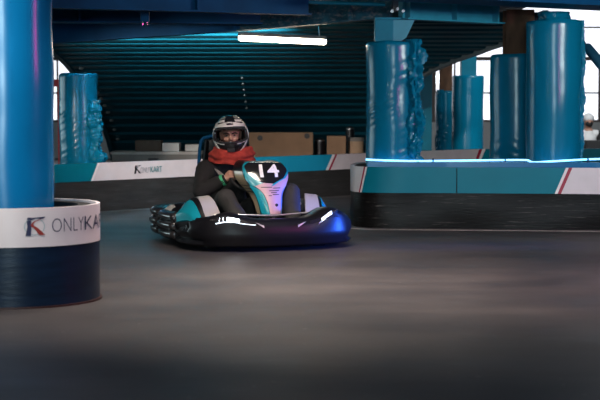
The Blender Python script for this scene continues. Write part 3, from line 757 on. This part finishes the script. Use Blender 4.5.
for s in (-1, 1):
    bm = B(); rings = []
    for k in range(37):
        y = -.42 + .88 * k / 36; r = [pod_pt(s, y, u) for u in (0, .2, .35, .55, .75, .88, 1)]; r.append(Vector((s*.36, y, .07))); r.append(Vector((s*.55, y, .07))); rings.append(r)
    bm_loft(bm, rings); pod = obj('side_pod', bm, 'black_gloss', kart, angle=50)
    obj('teal_panel', pod_patch(s, [(-.385, .22), (-.385, .60), (-.10, .74), (-.16, .10)]), 'teal_plastic', pod)
    obj('white_panel', pod_patch(s, [(-.40, .74), (-.405, 1.0), (-.24, 1.0), (-.13, .84)]), 'white_plastic', pod)
    obj('teal_edge', pod_patch(s, [(-.08, .50), (-.17, 1.0), (-.10, 1.0), (-.03, .55)]), 'teal_plastic', pod)
    obj('white_panel', pod_patch(s, [(.15, .12), (.24, .80), (.27, .80), (.37, .15)]), 'white_plastic', pod)
# headlights and nose vents
def on_nose(x, z_off, out):
    best = min(range(len(plan)), key=lambda i: (plan[i].x - x)**2 + (0 if plan[i].y < -.3 else 9)); p = plan[best]
    n = Vector((0, .1, 0)) - p; n.z = 0; n.normalize()
    t = (plan[min(best+1, len(plan)-1)] - plan[max(best-1, 0)]).normalized(); n = Vector((-t.y, t.x, 0))
    if n.dot(Vector((0, .1, 0)) - p) < 0: n = -n
    zt = ztop(p.x, p.y); tab = [(zt - .0, .12), (zt - .004, .060), (zt - .022, .026), (zt - .055, .012), (.14, .002), (.10, .000)]
    z = zt + z_off; ins = tab[-1][1]
    for a, b in zip(tab[:-1], tab[1:]):
        if b[0] <= z <= a[0]: ins = a[1] + (b[1]-a[1]) * (a[0]-z) / (a[0]-b[0]); break
    q = p + n * (ins - out); return Vector((q.x, q.y, z))
def nose_strip(x0, x1, za, zb, ha, hb, out, th=.012, k=12):
    bm = B(); rings = []
    for i in range(k + 1):
        t = i / k; x = x0 + (x1 - x0)*t; zc = za + (zb - za)*t; h = ha + (hb - ha)*t
        rings.append([on_nose(x, zc + h/2, out), on_nose(x, zc - h/2, out), on_nose(x, zc - h/2, out - th), on_nose(x, zc + h/2, out - th)])
    bm_loft(bm, rings); return bm
for s in (-1, 1):
    hl = obj('headlight', nose_strip(s*.49, s*.24, -.050, -.036, .045, .018, .004), 'black_gloss', kart, smooth=False)
    on = s < 0
    if on:
        for k in range(7):
            xx = .455 - k * .0235
            obj('led_lamp', nose_strip(-xx, -xx + .019, -.046 + k*.0015, -.045 + k*.0015, .026 - k*.001, .026 - k*.001, .009, k=2), 'led', hl, smooth=False)
        obj('light_rim', nose_strip(-.47, -.20, -.070, -.044, .007, .003, .008), 'led_soft', hl, smooth=False)
        obj('light_wing', nose_strip(-.515, -.475, -.030, -.040, .014, .004, .008), 'chrome', hl, smooth=False)
    else:
        obj('led_lamp', nose_strip(.33, .445, -.046, -.030, .016, .020, .009), 'led_soft', hl, smooth=False)
        obj('light_rim', nose_strip(.30, .52, -.066, -.016, .010, .006, .008), 'chrome', hl, smooth=False)
    obj('nose_vent', nose_strip(s*.19, s*.12, -.030, -.052, .008, .016, .004), 'black', kart, smooth=False)
    bm = B(); bm_prism(bm, [on_nose(s*.19, -.026, .006), on_nose(s*.12, -.046, .006), on_nose(s*.125, -.062, .006)], (0, -.004, 0)); obj('vent_trim', bm, 'alu', kart, smooth=False)
bm = B(); bm_tube(bm, chain([(-.42, -.50, .262), (-.25, -.565, .262), (0, -.59, .252), (.25, -.565, .262), (.42, -.50, .262)], 6), .007, 8); obj('silver_edge', bm, 'alu', kart)
# fairing: tall tapering shield with the number
FX = .055
FR = [(.23, .080, -.475), (.28, .088, -.462), (.34, .096, -.440), (.40, .112, -.412), (.46, .148, -.384), (.52, .174, -.356), (.58, .176, -.325), (.625, .150, -.285), (.645, .10, -.21)]
def fair(u, v, off=0.0):
    """u -1..1 across the front, v 0..1 up"""
    q = v * (len(FR) - 1); tabw = [(i, r[1]) for i, r in enumerate(FR)]; taby = [(i, r[2]) for i, r in enumerate(FR)]; tabz = [(i, r[0]) for i, r in enumerate(FR)]
    w = smooth_tab(tabw, q); y = smooth_tab(taby, q); z = smooth_tab(tabz, q)
    x = FX + w * (u if abs(u) <= 1 else math.copysign(1 + (abs(u) - 1) * .16, u))
    back = .05 * u * u if abs(u) <= 1 else .05 + (abs(u) - 1) * (.09 + .10 * v)
    return Vector((x, y + back - off, z + off * .35))
bm = B(); us = [-2, -1.7, -1.4, -1.15, -1, -.8, -.5, -.2, 0, .2, .5, .8, 1, 1.15, 1.4, 1.7, 2]
rings = []
for j in range(25):
    f = [fair(u, j/24) for u in us]; bk = [p + Vector((-(p.x - FX) * .08, .02, -.004)) for p in reversed(f)]; rings.append(f + bk)
bm_loft(bm, rings); fo = obj('fairing', bm, 'black_gloss', kart, angle=50)
def fpanel(name, poly, m, off=.005, th=.004):
    """poly: list of rows (v, u_left, u_right)"""
    bm = B(); rings = []; vals = []
    for (va, la, ra), (vb, lb, rb_) in zip(poly[:-1], poly[1:]):
        for k in range(5):
            t = k / 5; vals.append((va + (vb-va)*t, la + (lb-la)*t, ra + (rb_-ra)*t))
    vals.append(poly[-1])
    for v, l, r in vals:
        f = [fair(l + (r - l)*i/10, v, off) for i in range(11)]; bk = [fair(l + (r - l)*i/10, v, off - th) for i in range(10, -1, -1)]; rings.append(f + bk)
    bm_loft(bm, rings); return obj(name, bm, m, fo, angle=40)
fpanel('number_panel', [(.54, -.20, .24), (.62, -.70, .74), (.76, -.98, .98), (.93, -.86, .9)], 'helm_black', .008)
fpanel('sponsor_panel', [(.06, -.30, .78), (.22, -.34, .82), (.36, -.46, .86), (.44, -.60, .90), (.50, -.78, 1.0), (.545, -.5, -.25)], 'pink_plastic', .007)
fpanel('sponsor_panel', [(.46, .0, .92), (.52, .25, 1.04), (.60, .74, 1.06), (.70, .98, 1.10)], 'pink_plastic', .0075)
fpanel('teal_stripe', [(.49, -.95, -.80), (.54, -.95, -.30), (.60, -1.0, -.6), (.70, -1.05, -.88), (.82, -1.15, -1.0), (.93, -1.15, -.85)], 'teal_plastic', .0085)
fpanel('teal_stripe', [(.50, .05, .20), (.56, .38, .50), (.61, .72, .84), (.72, .96, 1.08), (.90, .92, 1.06)], 'teal_plastic', .0085)
fpanel('teal_stripe', [(.04, -.95, -.30), (.20, -.98, -.38), (.36, -1.02, -.50), (.44, -1.02, -.66), (.49, -1.02, -.84)], 'teal_plastic', .006)
fpanel('blue_side', [(.05, .84, 1.3), (.25, .88, 1.3), (.45, .94, 1.35), (.62, 1.06, 1.4), (.80, 1.12, 1.4)], 'blue_plastic', .004)
fpanel('beige_side', [(.02, -1.6, -1.08), (.25, -1.7, -1.1), (.45, -1.9, -1.1), (.62, -2.0, -1.05), (.72, -1.9, -1.14)], 'beige_plastic', .004)
t, w = text_bm('14', 1.0, offset=.02); hh = max(v.co.y for v in t.verts)
bmesh.ops.subdivide_edges(t, edges=t.edges[:], cuts=1)
for v in t.verts:
    v.co = fair(-.38 + .90 * v.co.x / w, .635 + .215 * v.co.y / hh, .0125)
obj('number', t, 'white_text', fo, smooth=False)
for k, (v, a, b) in enumerate(((.47, -.50, .1), (.455, .16, .62), (.415, -.1, .58), (.385, .0, .42), (.355, .1, .62), (.34, -.2, .02))):
    fpanel('sponsor_line', [(v, a, b), (v + .012, a, b)], 'dark_text', .0095, .002)
bm = B(); c = fair(.34, .20, .010); bm_cyl(bm, c, .012, .008, 14, 'Y'); obj('fixing_bolt', bm, 'black', fo)
# steering column and wheel
WC = Vector((.0, -.06, .50)); wd = Vector((0, -.60, .80)).normalized()
wx = Vector((1, 0, 0)); wy = wd.cross(wx).normalized()
if wy.z < 0: wy = -wy
def wheel_pt(a, r=.145): return WC + wx * math.cos(a) * r + wy * math.sin(a) * r
bm = B(); bm_tube(bm, [(0, -.45, .12), (0, -.06 - .0, .47)], .012); sc_ = obj('steering_column', bm, 'steel', kart)
bm = B(); n = 48; rings = [[wheel_pt(2*PI*i/n, .145 + .014*math.cos(b)) + wd*.014*math.sin(b) for b in [2*PI*k/10 for k in range(10)]] for i in range(n)]
vs = [[bm.verts.new(p) for p in r] for r in rings]; vs.append(vs[0])
for a, b in zip(vs[:-1], vs[1:]):
    for i in range(10): bm.faces.new((a[i], a[(i+1) % 10], b[(i+1) % 10], b[i]))
sw_ = obj('steering_wheel', bm, 'black', kart)
bm = B()
for a in (PI*.02, PI*.98, PI*1.5): bm_tube(bm, [WC, wheel_pt(a, .14)], .011)
bm_cyl(bm, WC, .035, .02, 20); obj('wheel_spokes', bm, 'steel', sw_)
# seat: bucket shell with tall back
SX = -.06
bm = B(); rings = []
seatp = [(-.05, .155, .15), (.05, .115, .17), (.18, .09, .19), (.32, .10, .195), (.42, .16, .195), (.46, .28, .195), (.48, .42, .19), (.495, .56, .175), (.505, .68, .16), (.515, .775, .145)]
for y, z, w in seatp:
    fr = []; ba = []
    for k in range(13):
        u = -1 + k / 6; up = .10 * abs(u) ** 3 * (1 if z < .3 else .2); fw = -.10 * abs(u) ** 3 * (1 if z > .25 else .2)
        fr.append(Vector((SX + u*w, y + fw, z + up))); ba.append(Vector((SX + u*w*1.05, y + fw + (.02 if z > .2 else .0), z + up - (.025 if z <= .2 else 0))))
    rings.append(fr + list(reversed(ba)))
bm_loft(bm, rings); st = obj('seat', bm, 'black_gloss', kart, angle=50)
bm = B(); bm_box(bm, (SX, .488, .745), (.27, .035, .10), bev=.015); obj('headrest', bm, 'black', st)
for s in (-1, 1):
    bm = B(); bm_tube(bm, chain([(SX + s*.17, .53, .09), (SX + s*.18, .53, .45), (SX + s*.165, .52, .76), (SX + s*.10, .515, .815), (SX, .515, .825)], 6), .014, 10); obj('roll_tube', bm, 'navy_steel', kart)
# ------------------------------------------------------------------ the driver
def cap(bm, a, b, ra, rb, n=14):
    """tapered limb between two joints with round ends"""
    a = Vector(a); b = Vector(b)
    bm_tube(bm, [a, a + (b - a)*.33, a + (b - a)*.66, b], [ra, ra + (rb-ra)*.33, ra + (rb-ra)*.66, rb], n)
    bm_sphere(bm, a, ra, n, 8); bm_sphere(bm, b, rb, n, 8)
def remesh(bm, vox, sm=2):
    me = bpy.data.meshes.new('body'); bmesh.ops.recalc_face_normals(bm, faces=bm.faces[:]); bm.to_mesh(me); bm.free()
    o = bpy.data.objects.new('body', me); COL.objects.link(o)
    m = o.modifiers.new('r', 'REMESH'); m.mode = 'VOXEL'; m.voxel_size = vox; m.use_smooth_shade = True
    if sm:
        s = o.modifiers.new('s', 'SMOOTH'); s.factor = .5; s.iterations = sm
    dg = bpy.context.evaluated_depsgraph_get(); dg.update()
    me2 = bpy.data.meshes.new_from_object(o.evaluated_get(dg)); bpy.data.objects.remove(o); bpy.data.meshes.remove(me)
    out = B(); out.from_mesh(me2); bpy.data.meshes.remove(me2); return out
J = dict(pel=(-.06, .26, .25), wai=(-.065, .31, .34), che=(-.075, .29, .48), nek=(-.085, .235, .605), sR=(-.265, .235, .555), sL=(.105, .225, .550),
         eR=(-.355, .07, .40), eL=(.235, .06, .39), wR=(-.185, -.045, .505), wL=(.16, -.05, .50),
         hR=(-.15, .20, .225), hL=(.03, .20, .225), kR=(-.245, -.245, .365), kL=(.262, -.27, .395), aR=(-.17, -.52, .13), aL=(.20, -.53, .13), tR=(-.16, -.66, .16), tL=(.19, -.66, .16))
J = {k: Vector(v) for k, v in J.items()}
HC = Vector((-.072, .195, .825)); HROT = Matrix.Rotation(math.radians(-18), 4, 'Z') @ Matrix.Rotation(math.radians(4), 4, 'X') @ Matrix.Rotation(math.radians(-3), 4, 'Y')
def H(x, y, z): return HC + (HROT.to_3x3() @ Vector((x, y, z)))
bm = B()
cap(bm, J['pel'], J['wai'], .125, .115); cap(bm, J['wai'], J['che'], .115, .13); cap(bm, J['che'], J['nek'], .12, .055)
cap(bm, J['sR'], J['sL'], .06, .06); cap(bm, J['nek'], H(0, .01, -.06), .052, .055)
for s in 'RL':
    cap(bm, J['s'+s], J['e'+s], .052, .042); cap(bm, J['e'+s], J['w'+s], .042, .027)
    cap(bm, J['h'+s], J['k'+s], .085, .058); cap(bm, J['k'+s], J['a'+s], .055, .038); cap(bm, J['a'+s], J['t'+s], .038, .028)
bm_sphere(bm, H(0, .012, .028), (.074, .092, .092), 20, 14); bm_sphere(bm, H(0, -.022, -.030), (.056, .064, .066), 18, 12); bm_sphere(bm, H(0, -.058, -.075), (.026, .022, .02), 12, 8)
cap(bm, H(0, -.082, .022), H(0, -.102, -.012), .008, .0125, 10)                 # nose
for s in (-1, 1):
    bm_sphere(bm, H(s*.012, -.092, -.016), (.008, .009, .007), 8, 6)
    cap(bm, H(s*.012, -.077, .036), H(s*.050, -.062, .034), .010, .008, 8)      # brow ridge
    bm_sphere(bm, H(s*.040, -.062, -.014), (.020, .016, .016), 10, 8)           # cheek
    cap(bm, H(s*.078, .015, .03), H(s*.076, .018, -.018), .011, .008, 8)        # ear
    cap(bm, H(-.018, -.083, -.046), H(.018, -.083, -.046), .006, .006, 8)       # lips
# hands on the rim: palm, four curled fingers of unequal length, thumb
def hand(s):
    w = J['w'+s]; sg = -1 if s == 'R' else 1
    a0 = PI * .93 if s == 'R' else PI * .07
    rim = wheel_pt(a0); tang = (wheel_pt(a0 + .05 * sg * -1) - wheel_pt(a0 - .05 * sg * -1)).normalized()
    if tang.z < 0: tang = -tang
    outw = (rim - WC).normalized(); fwd = wd            # wd looks forward and up over the wheel
    kn = rim + outw * .034 + fwd * .006
    palm0 = w; palm1 = rim + outw * .030 - fwd * .006
    cap(bm, palm0, palm1 + tang*.0, .027, .024, 10)
    L = (.74, .92, 1.0, .90)
    for k in range(4):
        base = palm1 + tang * (-.030 + k * .021) + outw * .004
        cap(bm, w + tang * (-.012 + k*.008), base, .014, .0115, 8)
        l = L[k]; p = [base, rim + tang*(-.030 + k*.021) + outw*.018 + fwd*.026*l, rim + tang*(-.030 + k*.0205) - outw*.010 + fwd*.026*l, rim + tang*(-.028 + k*.020) - outw*.026 - fwd*.004*l]
        for q in range(3): cap(bm, p[q], p[q+1], (.0105, .0095, .0088)[q], (.0095, .0088, .0075)[q], 8)
    t0 = w + (palm1 - w) * .45 + tang * .016; t1 = rim + tang*.048 + outw*.014 - fwd*.018; t2 = rim + tang*.056 - outw*.012 - fwd*.010
    cap(bm, t0, t1, .0135, .011, 8); cap(bm, t1, t2, .011, .0085, 8)
hand('R'); hand('L')
person = obj('person', remesh(bm, .0052, 2), 'skin', None)
tag(person, 'person driving the kart in black jacket, red scarf and open faced full helmet', 'person')
person.location = KO; person.rotation_euler = (0, 0, KR)
for s in (-1, 1):
    bm = B(); bm_sphere(bm, H(s*.031, -.066, .014), (.0125, .011, .0075), 14, 10); e = obj('eye', bm, 'eye_white', person)
    bm = B(); bm_sphere(bm, H(s*.031 + .001, -.0755, .014), (.0072, .004, .0066), 10, 8); obj('iris', bm, 'eye', e)
    bm = B(); bm_tube(bm, chain([H(s*.013, -.085, .027), H(s*.032, -.082, .034), H(s*.054, -.066, .028)], 5), [.0058]*11, 8); obj('eyebrow', bm, 'brow', person)
# jacket
bm = B()
cap(bm, J['pel'] + Vector((0, 0, .02)), J['wai'], .145, .14); cap(bm, J['wai'], J['che'], .14, .155); cap(bm, J['che'] + Vector((0, 0, .01)), J['nek'] - Vector((0, .0, .045)), .145, .09)
cap(bm, J['sR'] + Vector((.02, .01, -.005)), J['nek'] - Vector((.03, 0, .035)), .082, .085); cap(bm, J['sL'] + Vector((-.02, .01, -.005)), J['nek'] - Vector((-.03, 0, .035)), .082, .085)
for s in 'RL':
    m = J['e'+s].lerp(J['w'+s], .86)
    cap(bm, J['s'+s], J['s'+s].lerp(J['e'+s], .5), .082, .074); cap(bm, J['s'+s].lerp(J['e'+s], .5), J['e'+s], .074, .066); cap(bm, J['e'+s], m, .066, .044)
bm2 = remesh(bm, .009, 3)
for v in bm2.verts:
    q = v.co; d = noise.noise(q * 11) * .010 + (1 - abs(noise.noise(Vector((q.x*7, q.y*7, q.z*15)))) * 2) * .005; v.co = q + v.normal * d
jk = obj('jacket', bm2, 'jacket', person, angle=80)
for s in 'RL':
    a = J['e'+s].lerp(J['w'+s], .80); b = J['e'+s].lerp(J['w'+s], .93); bm = B(); bm_tube(bm, [a, a.lerp(b, .5), b, b.lerp(a, .05)], [.046, .048, .043, .02], 18); obj('cuff', bm, 'green' if s == 'R' else 'jacket', jk)
bm = B(); q = J['sR'].lerp(J['eR'], .12)
pts = [q + Vector(v) for v in ((.055, -.060, .035), (.085, -.080, .020), (.130, -.098, -.020), (.122, -.100, -.038), (.075, -.090, -.008))]
bm_prism(bm, pts, (0, -.012, .004)); obj('grey_patch', bm, 'jacket_grey', jk, smooth=False)
# trousers and shoes
bm = B(); cap(bm, J['pel'] - Vector((0, 0, .02)), J['pel'] + Vector((0, .03, .05)), .135, .135)
for s in 'RL':
    cap(bm, J['h'+s], J['k'+s], .098, .076); cap(bm, J['k'+s], J['k'+s].lerp(J['a'+s], .93), .074, .056)
bm2 = remesh(bm, .009, 3)
for v in bm2.verts: v.co = v.co + v.normal * (noise.noise(Vector((v.co.x*9, v.co.y*9, v.co.z*4))) * .012)
obj('trousers', bm2, 'trouser', person, angle=80)
for s in 'RL':
    bm = B(); cap(bm, J['a'+s] - Vector((0, -.02, .02)), J['t'+s], .05, .04); obj('shoe', remesh(bm, .008, 2), 'black', person, angle=80)
# red scarf round the neck
bm = B(); rings = []
for j in range(15):
    t = j / 14; z = -.205 + .125 * t; rr = .150 - .022 * t + .020 * math.sin(t * PI); r = []
    for i in range(56):
        a = 2*PI*i/56; f = 1 + .12 * noise.noise(Vector((math.cos(a)*2, math.sin(a)*2, t*4))) + .04 * math.sin(t * 16 + math.sin(a*2)*2)
        r.append(HC + Vector((.014 + math.cos(a)*rr*1.16*f, .0 + math.sin(a)*rr*.95*f, z + .022*noise.noise(Vector((math.cos(a), math.sin(a), 4)))- .018*(1 - t)*(-math.sin(a)))))
    rings.append(r)
bm_loft(bm, rings); obj('scarf', bm, 'red_cloth', person, angle=80)
# helmet
nA, nE = 128, 84
def helm_pt(az, el, off=0.0):
    rx, ry, rz = .140, .172, .166
    d = Vector((math.sin(az)*math.cos(el), -math.cos(az)*math.cos(el), math.sin(el)))
    k = 1 / math.sqrt((d.x/rx)**2 + (d.y/ry)**2 + (d.z/rz)**2)
    if el < .05: k *= 1 + .10 * max(0, math.cos(az))**3 * min(1, (.05 - el) / .5) * (1 if el > -.75 else max(0, 1 - (-.75 - el)/.5))
    k += off; return d * k
def shell(cls_wanted, name, m, parent, off, th=.020):
    bm = B(); vg = {}
    def V(i, j):
        i %= nA
        if (i, j) not in vg:
            az = -PI + 2*PI*i/nA; el = -1.02 + (1.02 + PI/2 - .012) * j / nE; p = helm_pt(az, el, off); vg[(i, j)] = bm.verts.new(H(p.x, p.y, p.z))
        return vg[(i, j)]
    for i in range(nA):
        for j in range(nE):
            az = -PI + 2*PI*(i + .5)/nA; el = -1.02 + (1.02 + PI/2 - .012) * (j + .5) / nE
            if cls_wanted(math.degrees(az), math.degrees(el)): bm.faces.new((V(i, j), V(i+1, j), V(i+1, j+1), V(i, j+1)))
    if 'shell' in name: bm.faces.new([V(i, nE) for i in range(nA)])
    me = bpy.data.meshes.new(name); bmesh.ops.recalc_face_normals(bm, faces=bm.faces[:]); bm.to_mesh(me); bm.free()
    o = bpy.data.objects.new(name, me); COL.objects.link(o); o.parent = parent; me.materials.append(M[m])
    me.polygons.foreach_set('use_smooth', [True]*len(me.polygons))
    s = o.modifiers.new('t', 'SOLIDIFY'); s.thickness = th; s.offset = -1 if th > .01 else 1
    return o
def port(a, e):
    a = abs(a); lo = -8 + 5 * (a / 62) ** 2; hi = 25 - 5 * (a / 62) ** 2; return a < 62 and lo < e < hi
def port2(a, e, g):
    a = abs(a); lo = -8 - g + 5 * (a / 62) ** 2; hi = 25 + g - 5 * (a / 62) ** 2; return a < 62 + g and lo < e < hi
hm = shell(lambda a, e: not port(a, e), 'helmet_shell', 'helm_black', person, 0)
shell(lambda a, e: port2(a, e, 5) and not port2(a, e, 1), 'eyeport_trim', 'foam', hm, .001, .005)
def band_white(a, e):
    A = abs(a)
    if 31 < e < 47 - .10 * A and A < 78 and not (A < 12 and 36 < e < 42): return True           # brow band
    if 47 < e < 56 and 22 < A < 60: return True
    return False
shell(band_white, 'brow_band', 'helm_white', hm, .0006, .003)
def side_white(a, e):
    A = abs(a)
    return (66 < A < 84 and -8 < e < 50 - .2*(A-66)) 
for s in (-1, 1): shell(lambda a, e: a * s > 0 and side_white(a, e), 'side_band', 'helm_white', hm, .0006, .003)
def chin_white(a, e):
    A = abs(a); c = 66 - (-8 - e) * .95
    return -52 < e < -8 and abs(A - c) < 8.5
for s in (-1, 1): shell(lambda a, e: a * s > 0 and chin_white(a, e), 'chin_stripe', 'helm_white', hm, .0006, .004)
def lip_white(a, e):
    A = abs(a); lo = -8 - 5.5 + 5 * (A / 62) ** 2; return A < 66 and A > 18 and lo - 3.2 < e < lo
for s in (-1, 1): shell(lambda a, e: a * s > 0 and lip_white(a, e), 'port_edge', 'helm_white', hm, .0008, .003)
def crown(a, e):
    A = abs(a); return 60 < e < 72 and 30 < A < 150
for s in (-1, 1): shell(lambda a, e: a * s > 0 and crown(a, e), 'crown_stripe', 'helm_silver', hm, .0006, .003)
bm = B(); p0 = helm_pt(0, -.52); bm_box(bm, H(p0.x, p0.y - .002, p0.z), (.06, .012, .03), math.radians(-18), bev=.004); obj('chin_vent', bm, 'foam', hm)
bm = B(); p0 = helm_pt(0, math.radians(39)); bm_sphere(bm, H(p0.x, p0.y, p0.z), (.024, .008, .010), 14, 8); obj('brow_emblem', bm, 'helm_black', hm)
# ------------------------------------------------------------------ far seated person in white
FP = Vector((4.60, 23.95, 0))
bm = B()
cap(bm, (0, 0, .30), (0, 0, .50), .12, .12); cap(bm, (0, 0, .50), (0, 0, .62), .12, .09); cap(bm, (-.13, 0, .60), (.13, 0, .60), .06, .06); cap(bm, (0, 0, .64), (0, 0, .72), .05, .05)
bm_sphere(bm, (0, -.01, .80), (.075, .09, .105), 16, 12); cap(bm, (0, -.10, .81), (0, -.115, .785), .01, .014, 8)
for s in (-1, 1):
    cap(bm, (s*.16, 0, .60), (s*.24, -.10, .42), .055, .045); cap(bm, (s*.24, -.10, .42), (s*.14, -.28, .46), .045, .03)
    cap(bm, (s*.14, -.28, .46), (s*.13, -.34, .47), .035, .028)
    for k in range(4): cap(bm, (s*(.105 + k*.016), -.36, .475), (s*(.105 + k*.016), -.41 - .01*(k in (1, 2)), .455), .010, .008, 8)
    cap(bm, (s*.10, -.33, .475), (s*.085, -.375, .47), .011, .008, 8)
    cap(bm, (s*.08, 0, .30), (s*.11, -.34, .33), .08, .06); cap(bm, (s*.11, -.34, .33), (s*.11, -.34, .05), .055, .04); cap(bm, (s*.11, -.34, .04), (s*.11, -.45, .04), .038, .03)
fp = obj('person', remesh(bm, .009, 2), 'skin'); fp.location = FP
tag(fp, 'distant seated person in white top and white cap behind the dark counter', 'person')
bm = B(); cap(bm, (0, 0, .32), (0, 0, .50), .135, .135); cap(bm, (0, 0, .50), (0, 0, .60), .135, .10); cap(bm, (-.13, 0, .60), (.13, 0, .60), .072, .072)
obj('white_top', remesh(bm, .010, 2), 'wall_white', fp, angle=80)
for s in (-1, 1):
    bm = B(); cap(bm, (s*.16, 0, .60), (s*.24, -.10, .42), .068, .058); cap(bm, (s*.24, -.10, .42), (s*.155, -.25, .455), .058, .045); obj('dark_sleeve', remesh(bm, .010, 2), 'jacket', fp, angle=80)
bm = B(); cap(bm, (0, 0, .28), (0, 0, .31), .13, .13)
for s in (-1, 1): cap(bm, (s*.08, 0, .29), (s*.11, -.34, .33), .09, .072); cap(bm, (s*.11, -.34, .33), (s*.11, -.34, .08), .07, .055)
obj('trousers', remesh(bm, .010, 2), 'trouser', fp, angle=80)
bm = B(); bm_sphere(bm, (0, .005, .85), (.092, .105, .085), 18, 12); obj('cap', bm, 'wall_white', fp)
bm = B(); bm_sphere(bm, (0, -.055, .77), (.060, .055, .055), 14, 10); obj('face_mask', bm, 'foam', fp)
# ------------------------------------------------------------------ light
w = bpy.data.worlds.new('daylight'); sc.world = w; w.use_nodes = True
w.node_tree.nodes['Background'].inputs[0].default_value = (.92, .94, 1, 1); w.node_tree.nodes['Background'].inputs[1].default_value = 1.9
def area(name, loc, size, power, col, tgt=None, rot=None, sy=None, spread=180):
    l = bpy.data.lights.new(name, 'AREA'); l.energy = power; l.color = col; l.size = size; l.spread = math.radians(spread)
    if sy: l.shape = 'RECTANGLE'; l.size_y = sy
    o = bpy.data.objects.new(name, l); COL.objects.link(o); o.location = loc
    if tgt is not None: o.rotation_euler = (Vector(tgt) - Vector(loc)).to_track_quat('-Z', 'Y').to_euler()
    elif rot: o.rotation_euler = rot
    return o
area('unseen_light', (-.3, 8.8, 2.9), 1.4, 92, (1, .86, .74), tgt=(.1, 9.4, 0), sy=.3, spread=112)
area('unseen_light', (-2.4, 6.4, 2.7), 1.4, 25, (1, .9, .8), tgt=(-1.6, 8.3, 1.0), sy=.3, spread=90)  # added fill out of view, aimed at the left column and its barrier
area('unseen_light', (-.4, 5.0, 2.9), 1.4, 10, (.88, .90, 1), tgt=(-.4, 6.2, 0), sy=.3, spread=140)  # added fill that lifts the foreground floor, no fixture there
area('unseen_light', (4.3, 9.2, 1.95), 1.2, 34, (.85, .97, 1), tgt=(1.6, 14, 1.7), sy=.2, spread=110)  # added low at the right to brighten the teal girder
area('unseen_light', (-1.25, 14.97, 1.79), 1.9, 280, (.70, .97, 1), tgt=(-1.25, 15.97, 2.30), sy=.04, spread=70)  # added light hidden behind the girder, brightens the top strip of the ramp
area('unseen_light', (-3.4, 10.5, 1.6), .8, 15, (1, .9, .82), tgt=(-.5, 16.4, .3), sy=.15, spread=30)  # added narrow beam from outside the frame to brighten the back barrier
area('unseen_light', (4.4, 21.0, 3.6), 1.4, 60, (.9, .97, 1), tgt=(4.0, 23.4, .6), sy=.3, spread=120)  # added unseen light for the far person and far columns
# added daylight fills behind the camera and at left, where no window is built
area('window_daylight', (-.5, -5.6, 1.9), 2.2, 400, (.70, .93, 1), tgt=(1.2, 14, 1.2), sy=1.4)
area('window_daylight', (-7.5, 17.0, 1.0), 5, 85, (.72, .95, 1), tgt=(0, 17.5, 1.9), sy=1.4)
# magenta and blue light strips on the barriers beside the camera
area('magenta_strip', (3.4, 7.9, 1.77), .07, 14, (1, .05, .60), tgt=(1.2, 10.0, .6), sy=.26, spread=125)
area('blue_strip', (3.0, 11.5, .34), 0.7, 5.5, (.03, .13, 1), tgt=(.35, 11.3, .22), sy=.5, spread=16)
# ------------------------------------------------------------------ colour management
sc.view_settings.view_transform = 'Standard'; sc.view_settings.look = 'None'; sc.view_settings.exposure = 0.0; sc.view_settings.gamma = 1; sc.view_settings.use_curve_mapping = False
sc.cycles.use_denoising = True
sc.cycles.max_bounces = 8; sc.cycles.sample_clamp_indirect = 6
